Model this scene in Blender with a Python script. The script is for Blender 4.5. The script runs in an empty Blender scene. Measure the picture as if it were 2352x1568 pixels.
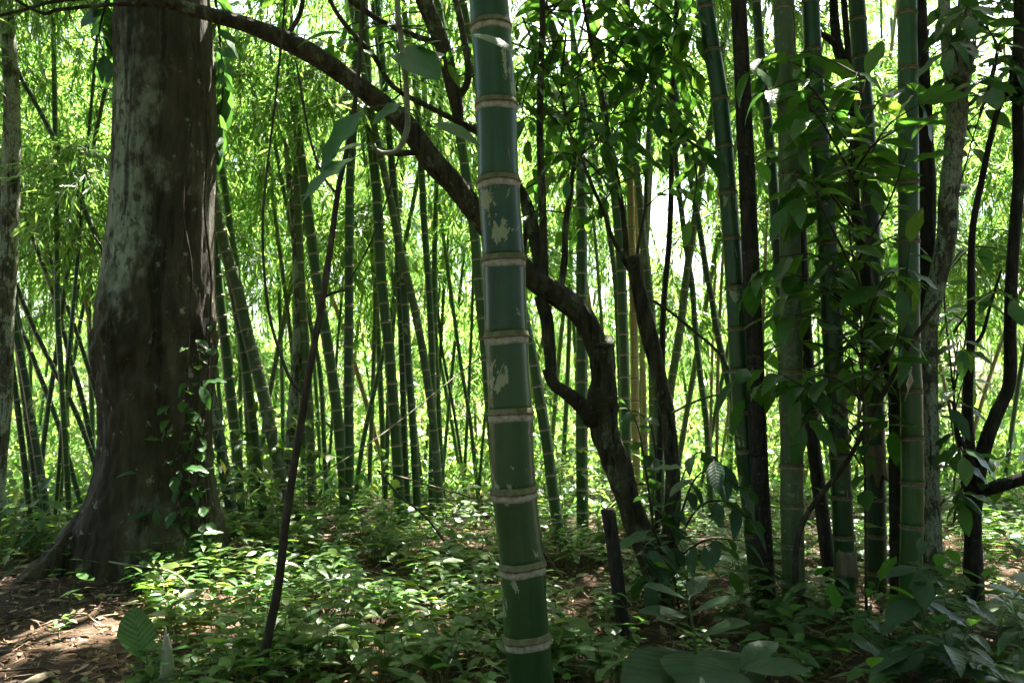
import bpy, math, random
import numpy as np
from mathutils import Vector, Matrix, noise as mnoise

R = random.Random(7)
NR = np.random.default_rng(7)
SC = bpy.context.scene
COL = SC.collection

# ------------------------------------------------------------------ camera, sky, sun, exposure
W, H, F, HOR, CAMZ = 2352.0, 1568.0, 1882.0, 893.0, 1.5      # photograph seen at 2352 x 1568
PITCH = math.atan((HOR - H / 2) / F)
cam = bpy.data.cameras.new('camera')
cam.sensor_width = 36.0
cam.lens = 36.0 * F / W
cam.clip_start = 0.05
cam.clip_end = 3000
cam.dof.use_dof = True
cam.dof.focus_distance = 4.2
cam.dof.aperture_fstop = 5.6
camo = bpy.data.objects.new('camera', cam)
COL.objects.link(camo)
camo.location = (0, 0, CAMZ)
camo.rotation_euler = (math.radians(90) + PITCH, 0, 0)
SC.camera = camo

SUN_EL, SUN_AZ = math.radians(63), math.radians(16)            # azimuth from +Y towards +X
TOSUN = Vector((math.cos(SUN_EL) * math.sin(SUN_AZ), math.cos(SUN_EL) * math.cos(SUN_AZ), math.sin(SUN_EL)))
world = bpy.data.worlds.new('World')
SC.world = world
world.use_nodes = True
wn = world.node_tree
wn.nodes.clear()
wo = wn.nodes.new('ShaderNodeOutputWorld')
wb = wn.nodes.new('ShaderNodeBackground')
sky = wn.nodes.new('ShaderNodeTexSky')
sky.sky_type = 'NISHITA'
sky.sun_disc = False
sky.sun_elevation = SUN_EL
sky.sun_rotation = SUN_AZ
sky.air_density = 1.0
sky.dust_density = 4.0
sky.ozone_density = 1.0
wn.links.new(sky.outputs[0], wb.inputs[0])
wn.links.new(wb.outputs[0], wo.inputs[0])
wb.inputs[1].default_value = 0.05
sl = bpy.data.lights.new('sun', 'SUN')
sl.energy = 5.0
sl.angle = math.radians(0.53)
sl.color = (1.0, 0.95, 0.86)
so = bpy.data.objects.new('sun', sl)
COL.objects.link(so)
so.rotation_euler = (-TOSUN).to_track_quat('-Z', 'Y').to_euler()
SC.view_settings.view_transform = 'Standard'
SC.view_settings.look = 'None'
SC.view_settings.gamma = 1.0
SC.view_settings.use_curve_mapping = False
SC.view_settings.exposure = 4.0
cy = SC.cycles
cy.max_bounces = 7
cy.diffuse_bounces = 4
cy.glossy_bounces = 2
cy.transmission_bounces = 5
cy.transparent_max_bounces = 4
cy.use_denoising = True
cy.sample_clamp_indirect = 6.0
cy.caustics_reflective = False
cy.caustics_refractive = False

# ------------------------------------------------------------------ helpers
CP, SP = math.cos(PITCH), math.sin(PITCH)


def P(px, py, D):
    cx = (px - W / 2) / F
    c = (H / 2 - py) / F
    x, y, z = cx, CP - SP * c, SP + CP * c
    t = D / y
    return Vector((x * t, D, CAMZ + z * t))


def project(v):
    x, y, z = v[0], v[1], v[2] - CAMZ
    d = CP * y + SP * z
    if d < 0.05:
        return None
    return (W / 2 + F * x / d, H / 2 - F * (CP * z - SP * y) / d)


def G(x, y):
    z = 0.05 * mnoise.noise(Vector((x * 0.55, y * 0.55, 3.1))) + 0.02 * mnoise.noise(Vector((x * 2.1, y * 2.1, 7.7)))
    d = max(0.0, y - 10.5)
    z -= 0.9 * (1 - math.exp(-(d / 6.0) ** 2)) + 0.0 * d
    if x < -1.0:                                    # low mound round the thick trunk
        r2 = (x + 2.95) ** 2 + (y - 6.9) ** 2
        z += 0.12 * math.exp(-r2 / 1.2)
    return z


def thing(name, loc, label, cat, group=None):
    o = bpy.data.objects.new(name, None)
    COL.objects.link(o)
    o.empty_display_size = 0.2
    o.location = loc
    o['label'] = label
    o['category'] = cat
    if group:
        o['group'] = group
    return o


def tag(o, label, cat, group=None):
    o['label'] = label
    o['category'] = cat
    if group:
        o['group'] = group
    return o


def wloc(o):
    v = Vector((0, 0, 0))
    while o is not None:
        v += Vector(o.location)
        o = o.parent
    return v


def link(name, me, parent=None, loc=(0, 0, 0)):
    o = bpy.data.objects.new(name, me)
    COL.objects.link(o)
    o.location = loc
    if parent is not None:
        o.parent = parent
    return o


class MB:
    """collects faces and a per-vertex value (rnd); build() makes one mesh object"""

    def __init__(self):
        self.v, self.f, self.r = [], [], []

    def add(self, vs, fs, r=0.5):
        b = len(self.v)
        self.v.extend(vs)
        self.f.extend([tuple(b + i for i in f) for f in fs])
        if isinstance(r, (list, tuple)):
            self.r.extend(r)
        else:
            self.r.extend([r] * len(vs))

    def tube(self, pts, rad, n=8, r=0.5, cap=True, lump=0.0, seed=0.0):
        pts = [Vector(p) for p in pts]
        m = len(pts)
        tang = []
        for i in range(m):
            a, b = pts[max(0, i - 1)], pts[min(m - 1, i + 1)]
            t = b - a
            tang.append(t.normalized() if t.length > 1e-9 else Vector((0, 0, 1)))
        up = Vector((1, 0, 0)) if abs(tang[0].x) < 0.8 else Vector((0, 1, 0))
        u = (up - tang[0] * up.dot(tang[0])).normalized()
        vs, fs = [], []
        for i in range(m):
            u = u - tang[i] * u.dot(tang[i])
            u.normalize()
            w = tang[i].cross(u)
            for k in range(n):
                a = 2 * math.pi * k / n
                d = u * math.cos(a) + w * math.sin(a)
                q = rad[i]
                if lump:
                    q *= 1 + lump * mnoise.noise(Vector((d.x * 1.6 + seed, d.y * 1.6 + d.z, pts[i].z * 4 + pts[i].x * 3 + seed)))
                    q *= 1 + lump * 0.5 * mnoise.noise(Vector((d.x * 4 + seed, d.y * 4 + d.z * 3, pts[i].z * 13 + pts[i].x * 9)))
                vs.append(pts[i] + d * q)
        for i in range(m - 1):
            for k in range(n):
                k2 = (k + 1) % n
                fs.append((i * n + k, i * n + k2, (i + 1) * n + k2, (i + 1) * n + k))
        if cap:
            fs.append(tuple(range(n - 1, -1, -1)))
            fs.append(tuple((m - 1) * n + k for k in range(n)))
        self.add(vs, fs, r)

    def mesh(self, name, mat, off=Vector((0, 0, 0)), smooth=True):
        me = bpy.data.meshes.new(name)
        me.from_pydata([tuple(Vector(v) - off) for v in self.v], [], self.f)
        a = me.attributes.new('rnd', 'FLOAT', 'POINT')
        a.data.foreach_set('value', self.r)
        me.materials.append(mat)
        if smooth:
            me.polygons.foreach_set('use_smooth', [True] * len(me.polygons))
        me.update()
        return me

    def build(self, name, mat, parent=None, smooth=True):
        off = wloc(parent) if parent is not None else Vector((0, 0, 0))
        return link(name, self.mesh(name, mat, off, smooth), parent)


def spline(pts, per=6):
    """Catmull-Rom through tuples of any length"""
    pts = [np.array(p, float) for p in pts]
    if len(pts) < 3:
        return [tuple(pts[0] + (pts[-1] - pts[0]) * i / per) for i in range(per + 1)]
    out = []
    q = [2 * pts[0] - pts[1]] + pts + [2 * pts[-1] - pts[-2]]
    for i in range(1, len(q) - 2):
        a, b, c, d = q[i - 1], q[i], q[i + 1], q[i + 2]
        for k in range(per):
            t = k / per
            out.append(tuple(0.5 * ((2 * b) + (c - a) * t + (2 * a - 5 * b + 4 * c - d) * t * t + (3 * b - a - 3 * c + d) * t ** 3)))
    out.append(tuple(pts[-1]))
    return out


# ------------------------------------------------------------------ materials
def newmat(name):
    m = bpy.data.materials.new(name)
    m.use_nodes = True
    nt = m.node_tree
    nt.nodes.clear()
    return m, nt


def N(nt, t, **kw):
    n = nt.nodes.new(t)
    for k, v in kw.items():
        setattr(n, k, v)
    return n


def ramp(nt, stops, fac=None, interp='LINEAR'):
    n = nt.nodes.new('ShaderNodeValToRGB')
    cr = n.color_ramp
    cr.interpolation = interp
    while len(cr.elements) < len(stops):
        cr.elements.new(0.5)
    for e, (p, c) in zip(cr.elements, stops):
        e.position = p
        e.color = (c[0], c[1], c[2], 1)
    if fac is not None:
        nt.links.new(fac, n.inputs[0])
    return n


def noise_n(nt, scale, detail=4, rough=0.55, vec=None, mapscale=None):
    n = N(nt, 'ShaderNodeTexNoise')
    n.inputs['Scale'].default_value = scale
    n.inputs['Detail'].default_value = detail
    n.inputs['Roughness'].default_value = rough
    if vec is not None:
        if mapscale:
            mp = N(nt, 'ShaderNodeMapping')
            mp.inputs['Scale'].default_value = mapscale
            nt.links.new(vec, mp.inputs[0])
            vec = mp.outputs[0]
        nt.links.new(vec, n.inputs['Vector'])
    return n


def mixc(nt, fac, a, b, blend='MIX'):
    n = N(nt, 'ShaderNodeMix', data_type='RGBA', blend_type=blend)
    for sock, v in ((n.inputs[0], fac), (n.inputs[6], a), (n.inputs[7], b)):
        if hasattr(v, 'is_output') or isinstance(v, bpy.types.NodeSocket):
            nt.links.new(v, sock)
        elif isinstance(v, (int, float)):
            sock.default_value = v
        else:
            sock.default_value = (v[0], v[1], v[2], 1)
    return n.outputs[2]


def bump(nt, h, strength, dist):
    b = N(nt, 'ShaderNodeBump')
    b.inputs['Strength'].default_value = strength
    b.inputs['Distance'].default_value = dist
    nt.links.new(h, b.inputs['Height'])
    return b.outputs[0]


def leaf_mat(name, cols, tcols, rough=0.38, tfac=0.45, single=False, veins=False, spec=0.5, vein=0.16):
    m, nt = newmat(name)
    if single:
        rnd = N(nt, 'ShaderNodeObjectInfo').outputs['Random']
    else:
        rnd = N(nt, 'ShaderNodeAttribute', attribute_name='rnd').outputs['Fac']
    tc = N(nt, 'ShaderNodeTexCoord')
    st = [(i / max(1, len(cols) - 1), c) for i, c in enumerate(cols)]
    ts = [(i / max(1, len(tcols) - 1), c) for i, c in enumerate(tcols)]
    base = ramp(nt, st, rnd).outputs[0]
    tr = ramp(nt, ts, rnd).outputs[0]
    nrm = None
    if veins:
        sx = N(nt, 'ShaderNodeSeparateXYZ')
        nt.links.new(tc.outputs['Object'], sx.inputs[0])
        ab = N(nt, 'ShaderNodeMath', operation='ABSOLUTE')
        nt.links.new(sx.outputs[0], ab.inputs[0])
        m1 = N(nt, 'ShaderNodeMath', operation='MULTIPLY_ADD')
        nt.links.new(ab.outputs[0], m1.inputs[0])
        m1.inputs[1].default_value = -0.9
        nt.links.new(sx.outputs[1], m1.inputs[2])
        m2 = N(nt, 'ShaderNodeMath', operation='MULTIPLY')
        nt.links.new(m1.outputs[0], m2.inputs[0])
        m2.inputs[1].default_value = 68.0
        sn = N(nt, 'ShaderNodeMath', operation='SINE')
        nt.links.new(m2.outputs[0], sn.inputs[0])
        vr = ramp(nt, [(0.0, (0, 0, 0)), (0.82, (0, 0, 0)), (1.0, (1, 1, 1))], sn.outputs[0])
        mr = ramp(nt, [(0.0, (1, 1, 1)), (0.012, (0, 0, 0))], ab.outputs[0])
        vm = N(nt, 'ShaderNodeMath', operation='MAXIMUM')
        nt.links.new(vr.outputs[0], vm.inputs[0])
        nt.links.new(mr.outputs[0], vm.inputs[1])
        vf = N(nt, 'ShaderNodeMath', operation='MULTIPLY')
        nt.links.new(vm.outputs[0], vf.inputs[0])
        vf.inputs[1].default_value = vein
        base = mixc(nt, vf.outputs[0], base, (0.12, 0.2, 0.06))
        tr = mixc(nt, vf.outputs[0], tr, (0.05, 0.12, 0.01))
        nrm = bump(nt, sn.outputs[0], min(0.9, 0.9 * vein), 0.02)
    nz = noise_n(nt, 9.0, 3, 0.6, tc.outputs['Object'])
    br = ramp(nt, [(0.3, (0.72, 0.72, 0.72)), (0.7, (1.15, 1.15, 1.1))], nz.outputs[0]).outputs[0]
    base = mixc(nt, 1.0, base, br, 'MULTIPLY')
    p = N(nt, 'ShaderNodeBsdfPrincipled')
    nt.links.new(base, p.inputs['Base Color'])
    p.inputs['Roughness'].default_value = rough
    p.inputs['Specular IOR Level'].default_value = spec
    t = N(nt, 'ShaderNodeBsdfTranslucent')
    nt.links.new(tr, t.inputs[0])
    if nrm is not None:
        nt.links.new(nrm, p.inputs['Normal'])
    mx = N(nt, 'ShaderNodeMixShader')
    mx.inputs[0].default_value = tfac
    nt.links.new(p.outputs[0], mx.inputs[1])
    nt.links.new(t.outputs[0], mx.inputs[2])
    o = N(nt, 'ShaderNodeOutputMaterial')
    nt.links.new(mx.outputs[0], o.inputs[0])
    return m


def surf(name, build):
    m, nt = newmat(name)
    tc = N(nt, 'ShaderNodeTexCoord')
    p = N(nt, 'ShaderNodeBsdfPrincipled')
    o = N(nt, 'ShaderNodeOutputMaterial')
    nt.links.new(p.outputs[0], o.inputs[0])
    build(nt, tc.outputs['Object'], p)
    return m


def bark(name, dark, mid, pale, patch_col, patch_lo, patch_hi, scale=1.0, rough=0.85, bumpd=0.03, spot=None):
    def b(nt, oc, p):
        n1 = noise_n(nt, 9 * scale, 6, 0.65, oc, (1, 1, 0.28))
        base = ramp(nt, [(0.3, dark), (0.5, mid), (0.72, pale)], n1.outputs[0]).outputs[0]
        n2 = noise_n(nt, 3.0 * scale, 5, 0.7, oc, (1, 1, 0.55))
        pm = ramp(nt, [(patch_lo, (0, 0, 0)), (patch_hi, (1, 1, 1))], n2.outputs[0]).outputs[0]
        if spot:                                       # (centre, radii): one big lichen colony
            mp = N(nt, 'ShaderNodeMapping', vector_type='TEXTURE')
            mp.inputs['Location'].default_value = spot[0]
            mp.inputs['Scale'].default_value = spot[1]
            nt.links.new(oc, mp.inputs[0])
            ln_ = N(nt, 'ShaderNodeVectorMath', operation='LENGTH')
            nt.links.new(mp.outputs[0], ln_.inputs[0])
            ad = N(nt, 'ShaderNodeMath', operation='MULTIPLY_ADD')
            nt.links.new(ln_.outputs['Value'], ad.inputs[0])
            ad.inputs[1].default_value = -0.3
            nt.links.new(n2.outputs[0], ad.inputs[2])
            sm_ = ramp(nt, [(0.2, (0, 0, 0)), (0.36, (1, 1, 1))], ad.outputs[0]).outputs[0]
            pm = mixc(nt, 1.0, mixc(nt, 1.0, pm, (0.45, 0.45, 0.45), 'MULTIPLY'), sm_, 'LIGHTEN')
        n4 = noise_n(nt, 34 * scale, 4, 0.7, oc, (1, 1, 0.5))
        br = ramp(nt, [(0.38, (0.12, 0.12, 0.12)), (0.52, (1, 1, 1))], n4.outputs[0]).outputs[0]
        pm = mixc(nt, 1.0, pm, br, 'MULTIPLY')
        n7 = noise_n(nt, 19 * scale, 3, 0.6, oc, (1, 1, 0.8))
        sp = ramp(nt, [(0.64, (0, 0, 0)), (0.7, (0.7, 0.7, 0.7))], n7.outputs[0]).outputs[0]
        pm = mixc(nt, 1.0, pm, sp, 'LIGHTEN')
        col = mixc(nt, pm, base, patch_col)
        n8 = noise_n(nt, 13 * scale, 5, 0.6, oc, (1, 1, 0.1))
        cr = ramp(nt, [(0.36, (0.25, 0.25, 0.25)), (0.44, (1, 1, 1))], n8.outputs[0]).outputs[0]
        col = mixc(nt, 1.0, col, cr, 'MULTIPLY')
        nt.links.new(col, p.inputs['Base Color'])
        p.inputs['Roughness'].default_value = rough
        p.inputs['Specular IOR Level'].default_value = 0.3
        n3 = noise_n(nt, 22 * scale, 6, 0.7, oc, (1, 1, 0.22))
        nt.links.new(bump(nt, n3.outputs[0], 0.9, bumpd), p.inputs['Normal'])
    return surf(name, b)


def bamboo(name, c0, c1, blotch, lo, hi, rough=0.34, lich=None):
    def b(nt, oc, p):
        n1 = noise_n(nt, 26, 3, 0.6, oc, (1, 1, 0.04))
        base = ramp(nt, [(0.3, c0), (0.7, c1)], n1.outputs[0]).outputs[0]
        oi = N(nt, 'ShaderNodeObjectInfo')
        hv = ramp(nt, [(0, (0.75, 0.8, 0.8)), (1, (1.25, 1.15, 1.0))], oi.outputs['Random']).outputs[0]
        base = mixc(nt, 1.0, base, hv, 'MULTIPLY')
        # waxy pale bloom
        n5 = noise_n(nt, 5, 5, 0.7, oc, (1, 1, 0.5))
        bl = ramp(nt, [(0.45, (0, 0, 0)), (0.8, (0.55, 0.55, 0.55))], n5.outputs[0]).outputs[0]
        base = mixc(nt, bl, base, (c1[0] * 1.9 + 0.015, c1[1] * 1.45 + 0.01, c1[2] * 1.7 + 0.008))
        n2 = noise_n(nt, 6, 6, 0.7, oc, (1, 1, 0.45))
        n2.inputs['Distortion'].default_value = 0.6
        pm = ramp(nt, [(lo, (0, 0, 0)), (hi, (1, 1, 1))], n2.outputs[0]).outputs[0]
        col = mixc(nt, pm, base, blotch)
        if lich:
            n6 = noise_n(nt, 40, 4, 0.7, oc)
            lm = ramp(nt, [(lich[0], (0, 0, 0)), (lich[0] + 0.12, (1, 1, 1))], n6.outputs[0]).outputs[0]
            col = mixc(nt, lm, col, lich[1])
        nt.links.new(col, p.inputs['Base Color'])
        rr = ramp(nt, [(0, (rough,) * 3), (1, (0.75,) * 3)], pm).outputs[0]
        nt.links.new(rr, p.inputs['Roughness'])
        p.inputs['Specular IOR Level'].default_value = 0.45
        nt.links.new(bump(nt, n1.outputs[0], 0.12, 0.004), p.inputs['Normal'])
    return surf(name, b)


def plain(name, stops, scale, rough=0.8, mapscale=None, attr=False, bd=0.01):
    def b(nt, oc, p):
        n1 = noise_n(nt, scale, 5, 0.65, oc, mapscale)
        if attr:
            a = N(nt, 'ShaderNodeAttribute', attribute_name='rnd').outputs['Fac']
            col = ramp(nt, stops, a).outputs[0]
            v = ramp(nt, [(0.3, (0.42, 0.42, 0.38)), (0.65, (1.2, 1.2, 1.2))], n1.outputs[0]).outputs[0]
            col = mixc(nt, 1.0, col, v, 'MULTIPLY')
        else:
            col = ramp(nt, stops, n1.outputs[0]).outputs[0]
        nt.links.new(col, p.inputs['Base Color'])
        p.inputs['Roughness'].default_value = rough
        p.inputs['Specular IOR Level'].default_value = 0.3
        nt.links.new(bump(nt, n1.outputs[0], 0.5, bd), p.inputs['Normal'])
    return surf(name, b)


M_BLEAF = leaf_mat('bamboo_leaf', [(0.035, 0.09, 0.022), (0.06, 0.135, 0.03), (0.085, 0.15, 0.03)],
                   [(0.13, 0.32, 0.05), (0.23, 0.44, 0.075), (0.38, 0.55, 0.1)], 0.34, 0.58)
M_CROWN = leaf_mat('crown_leaf', [(0.03, 0.075, 0.018), (0.05, 0.11, 0.022)], [(0.05, 0.15, 0.015), (0.09, 0.2, 0.02)], 0.45, 0.35)
M_SHRUB = leaf_mat('undergrowth_leaf', [(0.04, 0.11, 0.022), (0.07, 0.15, 0.03), (0.09, 0.15, 0.03)],
                   [(0.15, 0.34, 0.05), (0.24, 0.45, 0.07), (0.38, 0.5, 0.09)], 0.42, 0.5)
M_BROAD = leaf_mat('broad_leaf', [(0.028, 0.085, 0.025), (0.045, 0.12, 0.03), (0.06, 0.13, 0.03)],
                   [(0.07, 0.22, 0.025), (0.12, 0.3, 0.03), (0.2, 0.38, 0.03)], 0.34, 0.42, True, True)
M_BROADD = leaf_mat('dark_broad_leaf', [(0.03, 0.08, 0.035), (0.045, 0.105, 0.045)],
                    [(0.06, 0.17, 0.025), (0.1, 0.24, 0.03)], 0.4, 0.35, True, True)
M_HERB = leaf_mat('herb_leaf', [(0.03, 0.085, 0.02), (0.05, 0.13, 0.03), (0.1, 0.17, 0.035), (0.13, 0.18, 0.04)],
                  [(0.1, 0.28, 0.04), (0.2, 0.42, 0.06), (0.36, 0.5, 0.08), (0.5, 0.52, 0.08)], 0.36, 0.45, True, True)
M_HERBM = leaf_mat('ground_cover_leaf', [(0.035, 0.10, 0.022), (0.055, 0.14, 0.03), (0.085, 0.16, 0.03)],
                   [(0.12, 0.32, 0.03), (0.2, 0.45, 0.04), (0.34, 0.5, 0.05)], 0.38, 0.42)
M_RIB = leaf_mat('ribbed_leaf', [(0.13, 0.2, 0.09), (0.14, 0.21, 0.1)], [(0.1, 0.24, 0.05), (0.12, 0.26, 0.06)], 0.5, 0.3, True, True, 0.4, 0.6)
M_DULL = leaf_mat('dull_leaf', [(0.035, 0.075, 0.035), (0.05, 0.095, 0.045)], [(0.05, 0.14, 0.03), (0.08, 0.18, 0.03)], 0.5, 0.3, True, True, 0.25, 0.08)
M_STEM = plain('green_stem', [(0.3, (0.05, 0.09, 0.025)), (0.7, (0.09, 0.14, 0.04))], 12, 0.6)
M_TWIG = plain('dark_twig', [(0.3, (0.018, 0.013, 0.009)), (0.55, (0.05, 0.036, 0.024)), (0.72, (0.13, 0.1, 0.07))], 26, 0.85, (1, 1, 0.3))
M_PALETWIG = plain('pale_twig', [(0.3, (0.12, 0.12, 0.07)), (0.7, (0.26, 0.26, 0.17))], 20, 0.8)
M_CANE = plain('dry_cane', [(0.3, (0.16, 0.13, 0.07)), (0.7, (0.33, 0.27, 0.15))], 14, 0.7, (1, 1, 0.2))
M_CANE2 = plain('weathered_cane', [(0.3, (0.07, 0.06, 0.035)), (0.7, (0.15, 0.125, 0.075))], 14, 0.75, (1, 1, 0.2))
M_BARK_BIG = bark('thick_trunk_bark', (0.018, 0.014, 0.008), (0.05, 0.041, 0.023), (0.1, 0.084, 0.05), (0.3, 0.33, 0.24), 0.56, 0.66, 0.55, bumpd=0.05, spot=((-0.1, -0.42, 3.0), (0.32, 0.5, 1.25)))
M_BARK_LEAN = bark('leaning_trunk_bark', (0.018, 0.014, 0.008), (0.055, 0.046, 0.025), (0.12, 0.105, 0.06), (0.2, 0.22, 0.13), 0.55, 0.63, 1.6, bumpd=0.05)
M_BARK_DARK = bark('dark_stem_bark', (0.012, 0.01, 0.008), (0.03, 0.024, 0.018), (0.065, 0.05, 0.035), (0.12, 0.13, 0.09), 0.6, 0.68, 2.2, bumpd=0.02)
M_BARK_PALE = bark('lichen_stem_bark', (0.03, 0.027, 0.018), (0.09, 0.085, 0.055), (0.15, 0.14, 0.09), (0.36, 0.39, 0.29), 0.46, 0.51, 2.6, bumpd=0.015)
M_BARK_BLACK = bark('dead_bamboo', (0.014, 0.011, 0.009), (0.032, 0.026, 0.02), (0.07, 0.052, 0.038), (0.2, 0.16, 0.11), 0.63, 0.7, 2.2, bumpd=0.012)
M_BAM_MAIN = bamboo('deep_green_bamboo', (0.013, 0.047, 0.012), (0.024, 0.076, 0.02), (0.3, 0.31, 0.18), 0.6, 0.615, 0.34)
M_BAM = bamboo('green_bamboo', (0.022, 0.068, 0.014), (0.042, 0.108, 0.024), (0.3, 0.3, 0.18), 0.7, 0.73, 0.36)
M_BAM_OLD = bamboo('lichen_bamboo', (0.042, 0.075, 0.025), (0.08, 0.12, 0.045), (0.26, 0.29, 0.19), 0.58, 0.66, 0.55, (0.6, (0.3, 0.33, 0.25)))
M_BAM_DARK = bamboo('dark_bamboo', (0.014, 0.04, 0.012), (0.028, 0.062, 0.02), (0.22, 0.19, 0.12), 0.62, 0.66, 0.42)  # a darker green culm tone
M_BAM_TAN = bamboo('dry_bamboo', (0.14, 0.11, 0.05), (0.28, 0.22, 0.11), (0.33, 0.3, 0.2), 0.62, 0.66, 0.5)
TONES = {M_BAM_MAIN: 'deep green', M_BAM: 'mid green', M_BAM_OLD: 'grey green', M_BAM_DARK: 'dark', M_BAM_TAN: 'tan dry', M_BARK_DARK: 'blackish'}
M_RING = plain('node_ring', [(0.0, (0.4, 0.4, 0.3)), (0.33, (0.48, 0.46, 0.35)), (0.42, (0.1, 0.08, 0.04)), (0.55, (0.2, 0.17, 0.09)), (1.0, (0.13, 0.125, 0.055))], 3, 0.75, None, True, 0.003)
M_RING_TAN = plain('tan_node_ring', [(0.0, (0.24, 0.21, 0.13)), (0.33, (0.3, 0.26, 0.16)), (0.42, (0.07, 0.055, 0.03)), (0.55, (0.2, 0.16, 0.09)), (1.0, (0.12, 0.1, 0.05))], 3, 0.75, None, True, 0.003)
M_SHEATH = plain('sheath', [(0.3, (0.11, 0.085, 0.05)), (0.7, (0.27, 0.22, 0.14))], 14, 0.75, (1, 1, 0.15))
M_SHOOT = plain('shoot_sheath', [(0.3, (0.2, 0.21, 0.14)), (0.7, (0.38, 0.37, 0.27))], 30, 0.65, (1, 1, 0.1))
M_LITTER = plain('leaf_litter', [(0.0, (0.06, 0.032, 0.018)), (0.3, (0.13, 0.075, 0.04)), (0.6, (0.24, 0.15, 0.08)), (0.85, (0.36, 0.26, 0.16)), (0.95, (0.4, 0.17, 0.05)), (1, (0.42, 0.3, 0.08))], 15, 0.7, None, True)


def ground_build(nt, oc, p):
    n1 = noise_n(nt, 1.3, 6, 0.65, oc)
    n2 = noise_n(nt, 38, 5, 0.7, oc)
    a = ramp(nt, [(0.3, (0.045, 0.03, 0.02)), (0.55, (0.085, 0.055, 0.034)), (0.75, (0.13, 0.088, 0.055))], n1.outputs[0]).outputs[0]
    b = ramp(nt, [(0.3, (0.5, 0.5, 0.5)), (0.7, (1.3, 1.25, 1.2))], n2.outputs[0]).outputs[0]
    nt.links.new(mixc(nt, 1.0, a, b, 'MULTIPLY'), p.inputs['Base Color'])
    p.inputs['Roughness'].default_value = 0.95
    p.inputs['Specular IOR Level'].default_value = 0.15
    nt.links.new(bump(nt, n2.outputs[0], 1.0, 0.03), p.inputs['Normal'])


M_GROUND = surf('forest_soil', ground_build)


# ------------------------------------------------------------------ the ground
def axis(lo, hi, near, fine, out):
    a = list(np.arange(-near[0], near[1] + 1e-6, fine))
    s, x = fine, near[1]
    while x < hi:
        s *= 1.35
        x += s
        a.append(min(x, hi))
    s, x = fine, -near[0]
    pre = []
    while x > lo:
        s *= 1.35
        x -= s
        pre.append(max(x, lo))
    return pre[::-1] + a


gx = axis(-1200, 1200, (9, 9), 0.14, 0)
gy = axis(-1200, 1500, (1, 16), 0.14, 0)
gv = [(x, y, G(x, y)) for y in gy for x in gx]
nx = len(gx)
gf = [(j * nx + i, j * nx + i + 1, (j + 1) * nx + i + 1, (j + 1) * nx + i) for j in range(len(gy) - 1) for i in range(nx - 1)]
gm = bpy.data.meshes.new('ground')
gm.from_pydata(gv, [], gf)
gm.materials.append(M_GROUND)
gm.polygons.foreach_set('use_smooth', [True] * len(gm.polygons))
go = link('ground', gm)
go['kind'] = 'structure'


# ------------------------------------------------------------------ leaf meshes
def leaf_mesh(name, mat, width, peak=0.42, droop=0.22, fold=0.18, wave=0.0, heart=False, tipw=1.0, nsec=8):
    vs, fs = [], []
    ts = [0.0, 0.07, 0.1, 0.2, 0.36, 0.54, 0.72, 0.88, 1.0]
    rows = []
    for i, t in enumerate(ts):
        if t <= 0.071:
            w = 0.012
        else:
            u = (t - 0.07) / 0.93
            k = math.log(0.5) / math.log(peak)
            w = width / 2 * math.sin(math.pi * min(1, u ** k)) ** (0.85 if not heart else 0.6) if u < 1 else 0.0
            if heart and u < 0.3:
                w = max(w, width / 2 * (0.6 + u))
            w = max(w, 0.004)
        yy = t - droop * 0.25 * t * t
        zz = 0.05 * t - droop * t * t
        yb = -0.09 if (heart and 0.09 < t < 0.12) else 0.0
        row = []
        for a in (-1, -0.5, 0, 0.5, 1):
            z = zz + fold * w * abs(a) * 1.2 - 0.25 * fold * w * a * a
            z += wave * w * math.sin(t * 17 + a * 2) * abs(a)
            row.append(len(vs))
            vs.append((a * w, yy + yb * abs(a), z))
        rows.append(row)
    for r0, r1 in zip(rows[:-1], rows[1:]):
        for k in range(4):
            fs.append((r0[k], r0[k + 1], r1[k + 1], r1[k]))
    me = bpy.data.meshes.new(name)
    me.from_pydata(vs, [], fs)
    me.materials.append(mat)
    me.polygons.foreach_set('use_smooth', [True] * len(me.polygons))
    return me


def leafset(mat, tagn):
    return [leaf_mesh(tagn + '_a', mat, 0.40, 0.45, 0.2, 0.2),
            leaf_mesh(tagn + '_b', mat, 0.32, 0.4, 0.38, 0.3),
            leaf_mesh(tagn + '_c', mat, 0.46, 0.5, 0.1, 0.12, 0.12),
            leaf_mesh(tagn + '_d', mat, 0.36, 0.38, 0.3, 0.15, 0.2)]


L_BROAD = leafset(M_BROAD, 'broad_leaf')
L_DARK = leafset(M_BROADD, 'dark_leaf')
L_HERB = [leaf_mesh('herb_a', M_HERB, 0.40, 0.4, 0.2, 0.2), leaf_mesh('herb_b', M_HERB, 0.34, 0.36, 0.4, 0.25),
          leaf_mesh('herb_c', M_HERB, 0.48, 0.42, 0.12, 0.15, 0.1), leaf_mesh('herb_d', M_HERB, 0.28, 0.38, 0.3, 0.25)]
M_SOFT = leaf_mat('soft_leaf', [(0.035, 0.1, 0.03), (0.05, 0.12, 0.035)], [(0.08, 0.24, 0.04), (0.12, 0.28, 0.05)], 0.42, 0.42, True, True, 0.4, 0.03)
L_SOFT = leafset(M_SOFT, 'soft_leaf')
L_HEART = leaf_mesh('heart_leaf', M_SOFT, 0.85, 0.38, 0.25, 0.12, 0.05, True)
L_ROUND = leaf_mesh('ribbed_leaf', M_RIB, 0.62, 0.5, 0.12, 0.12, 0.08)


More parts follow.
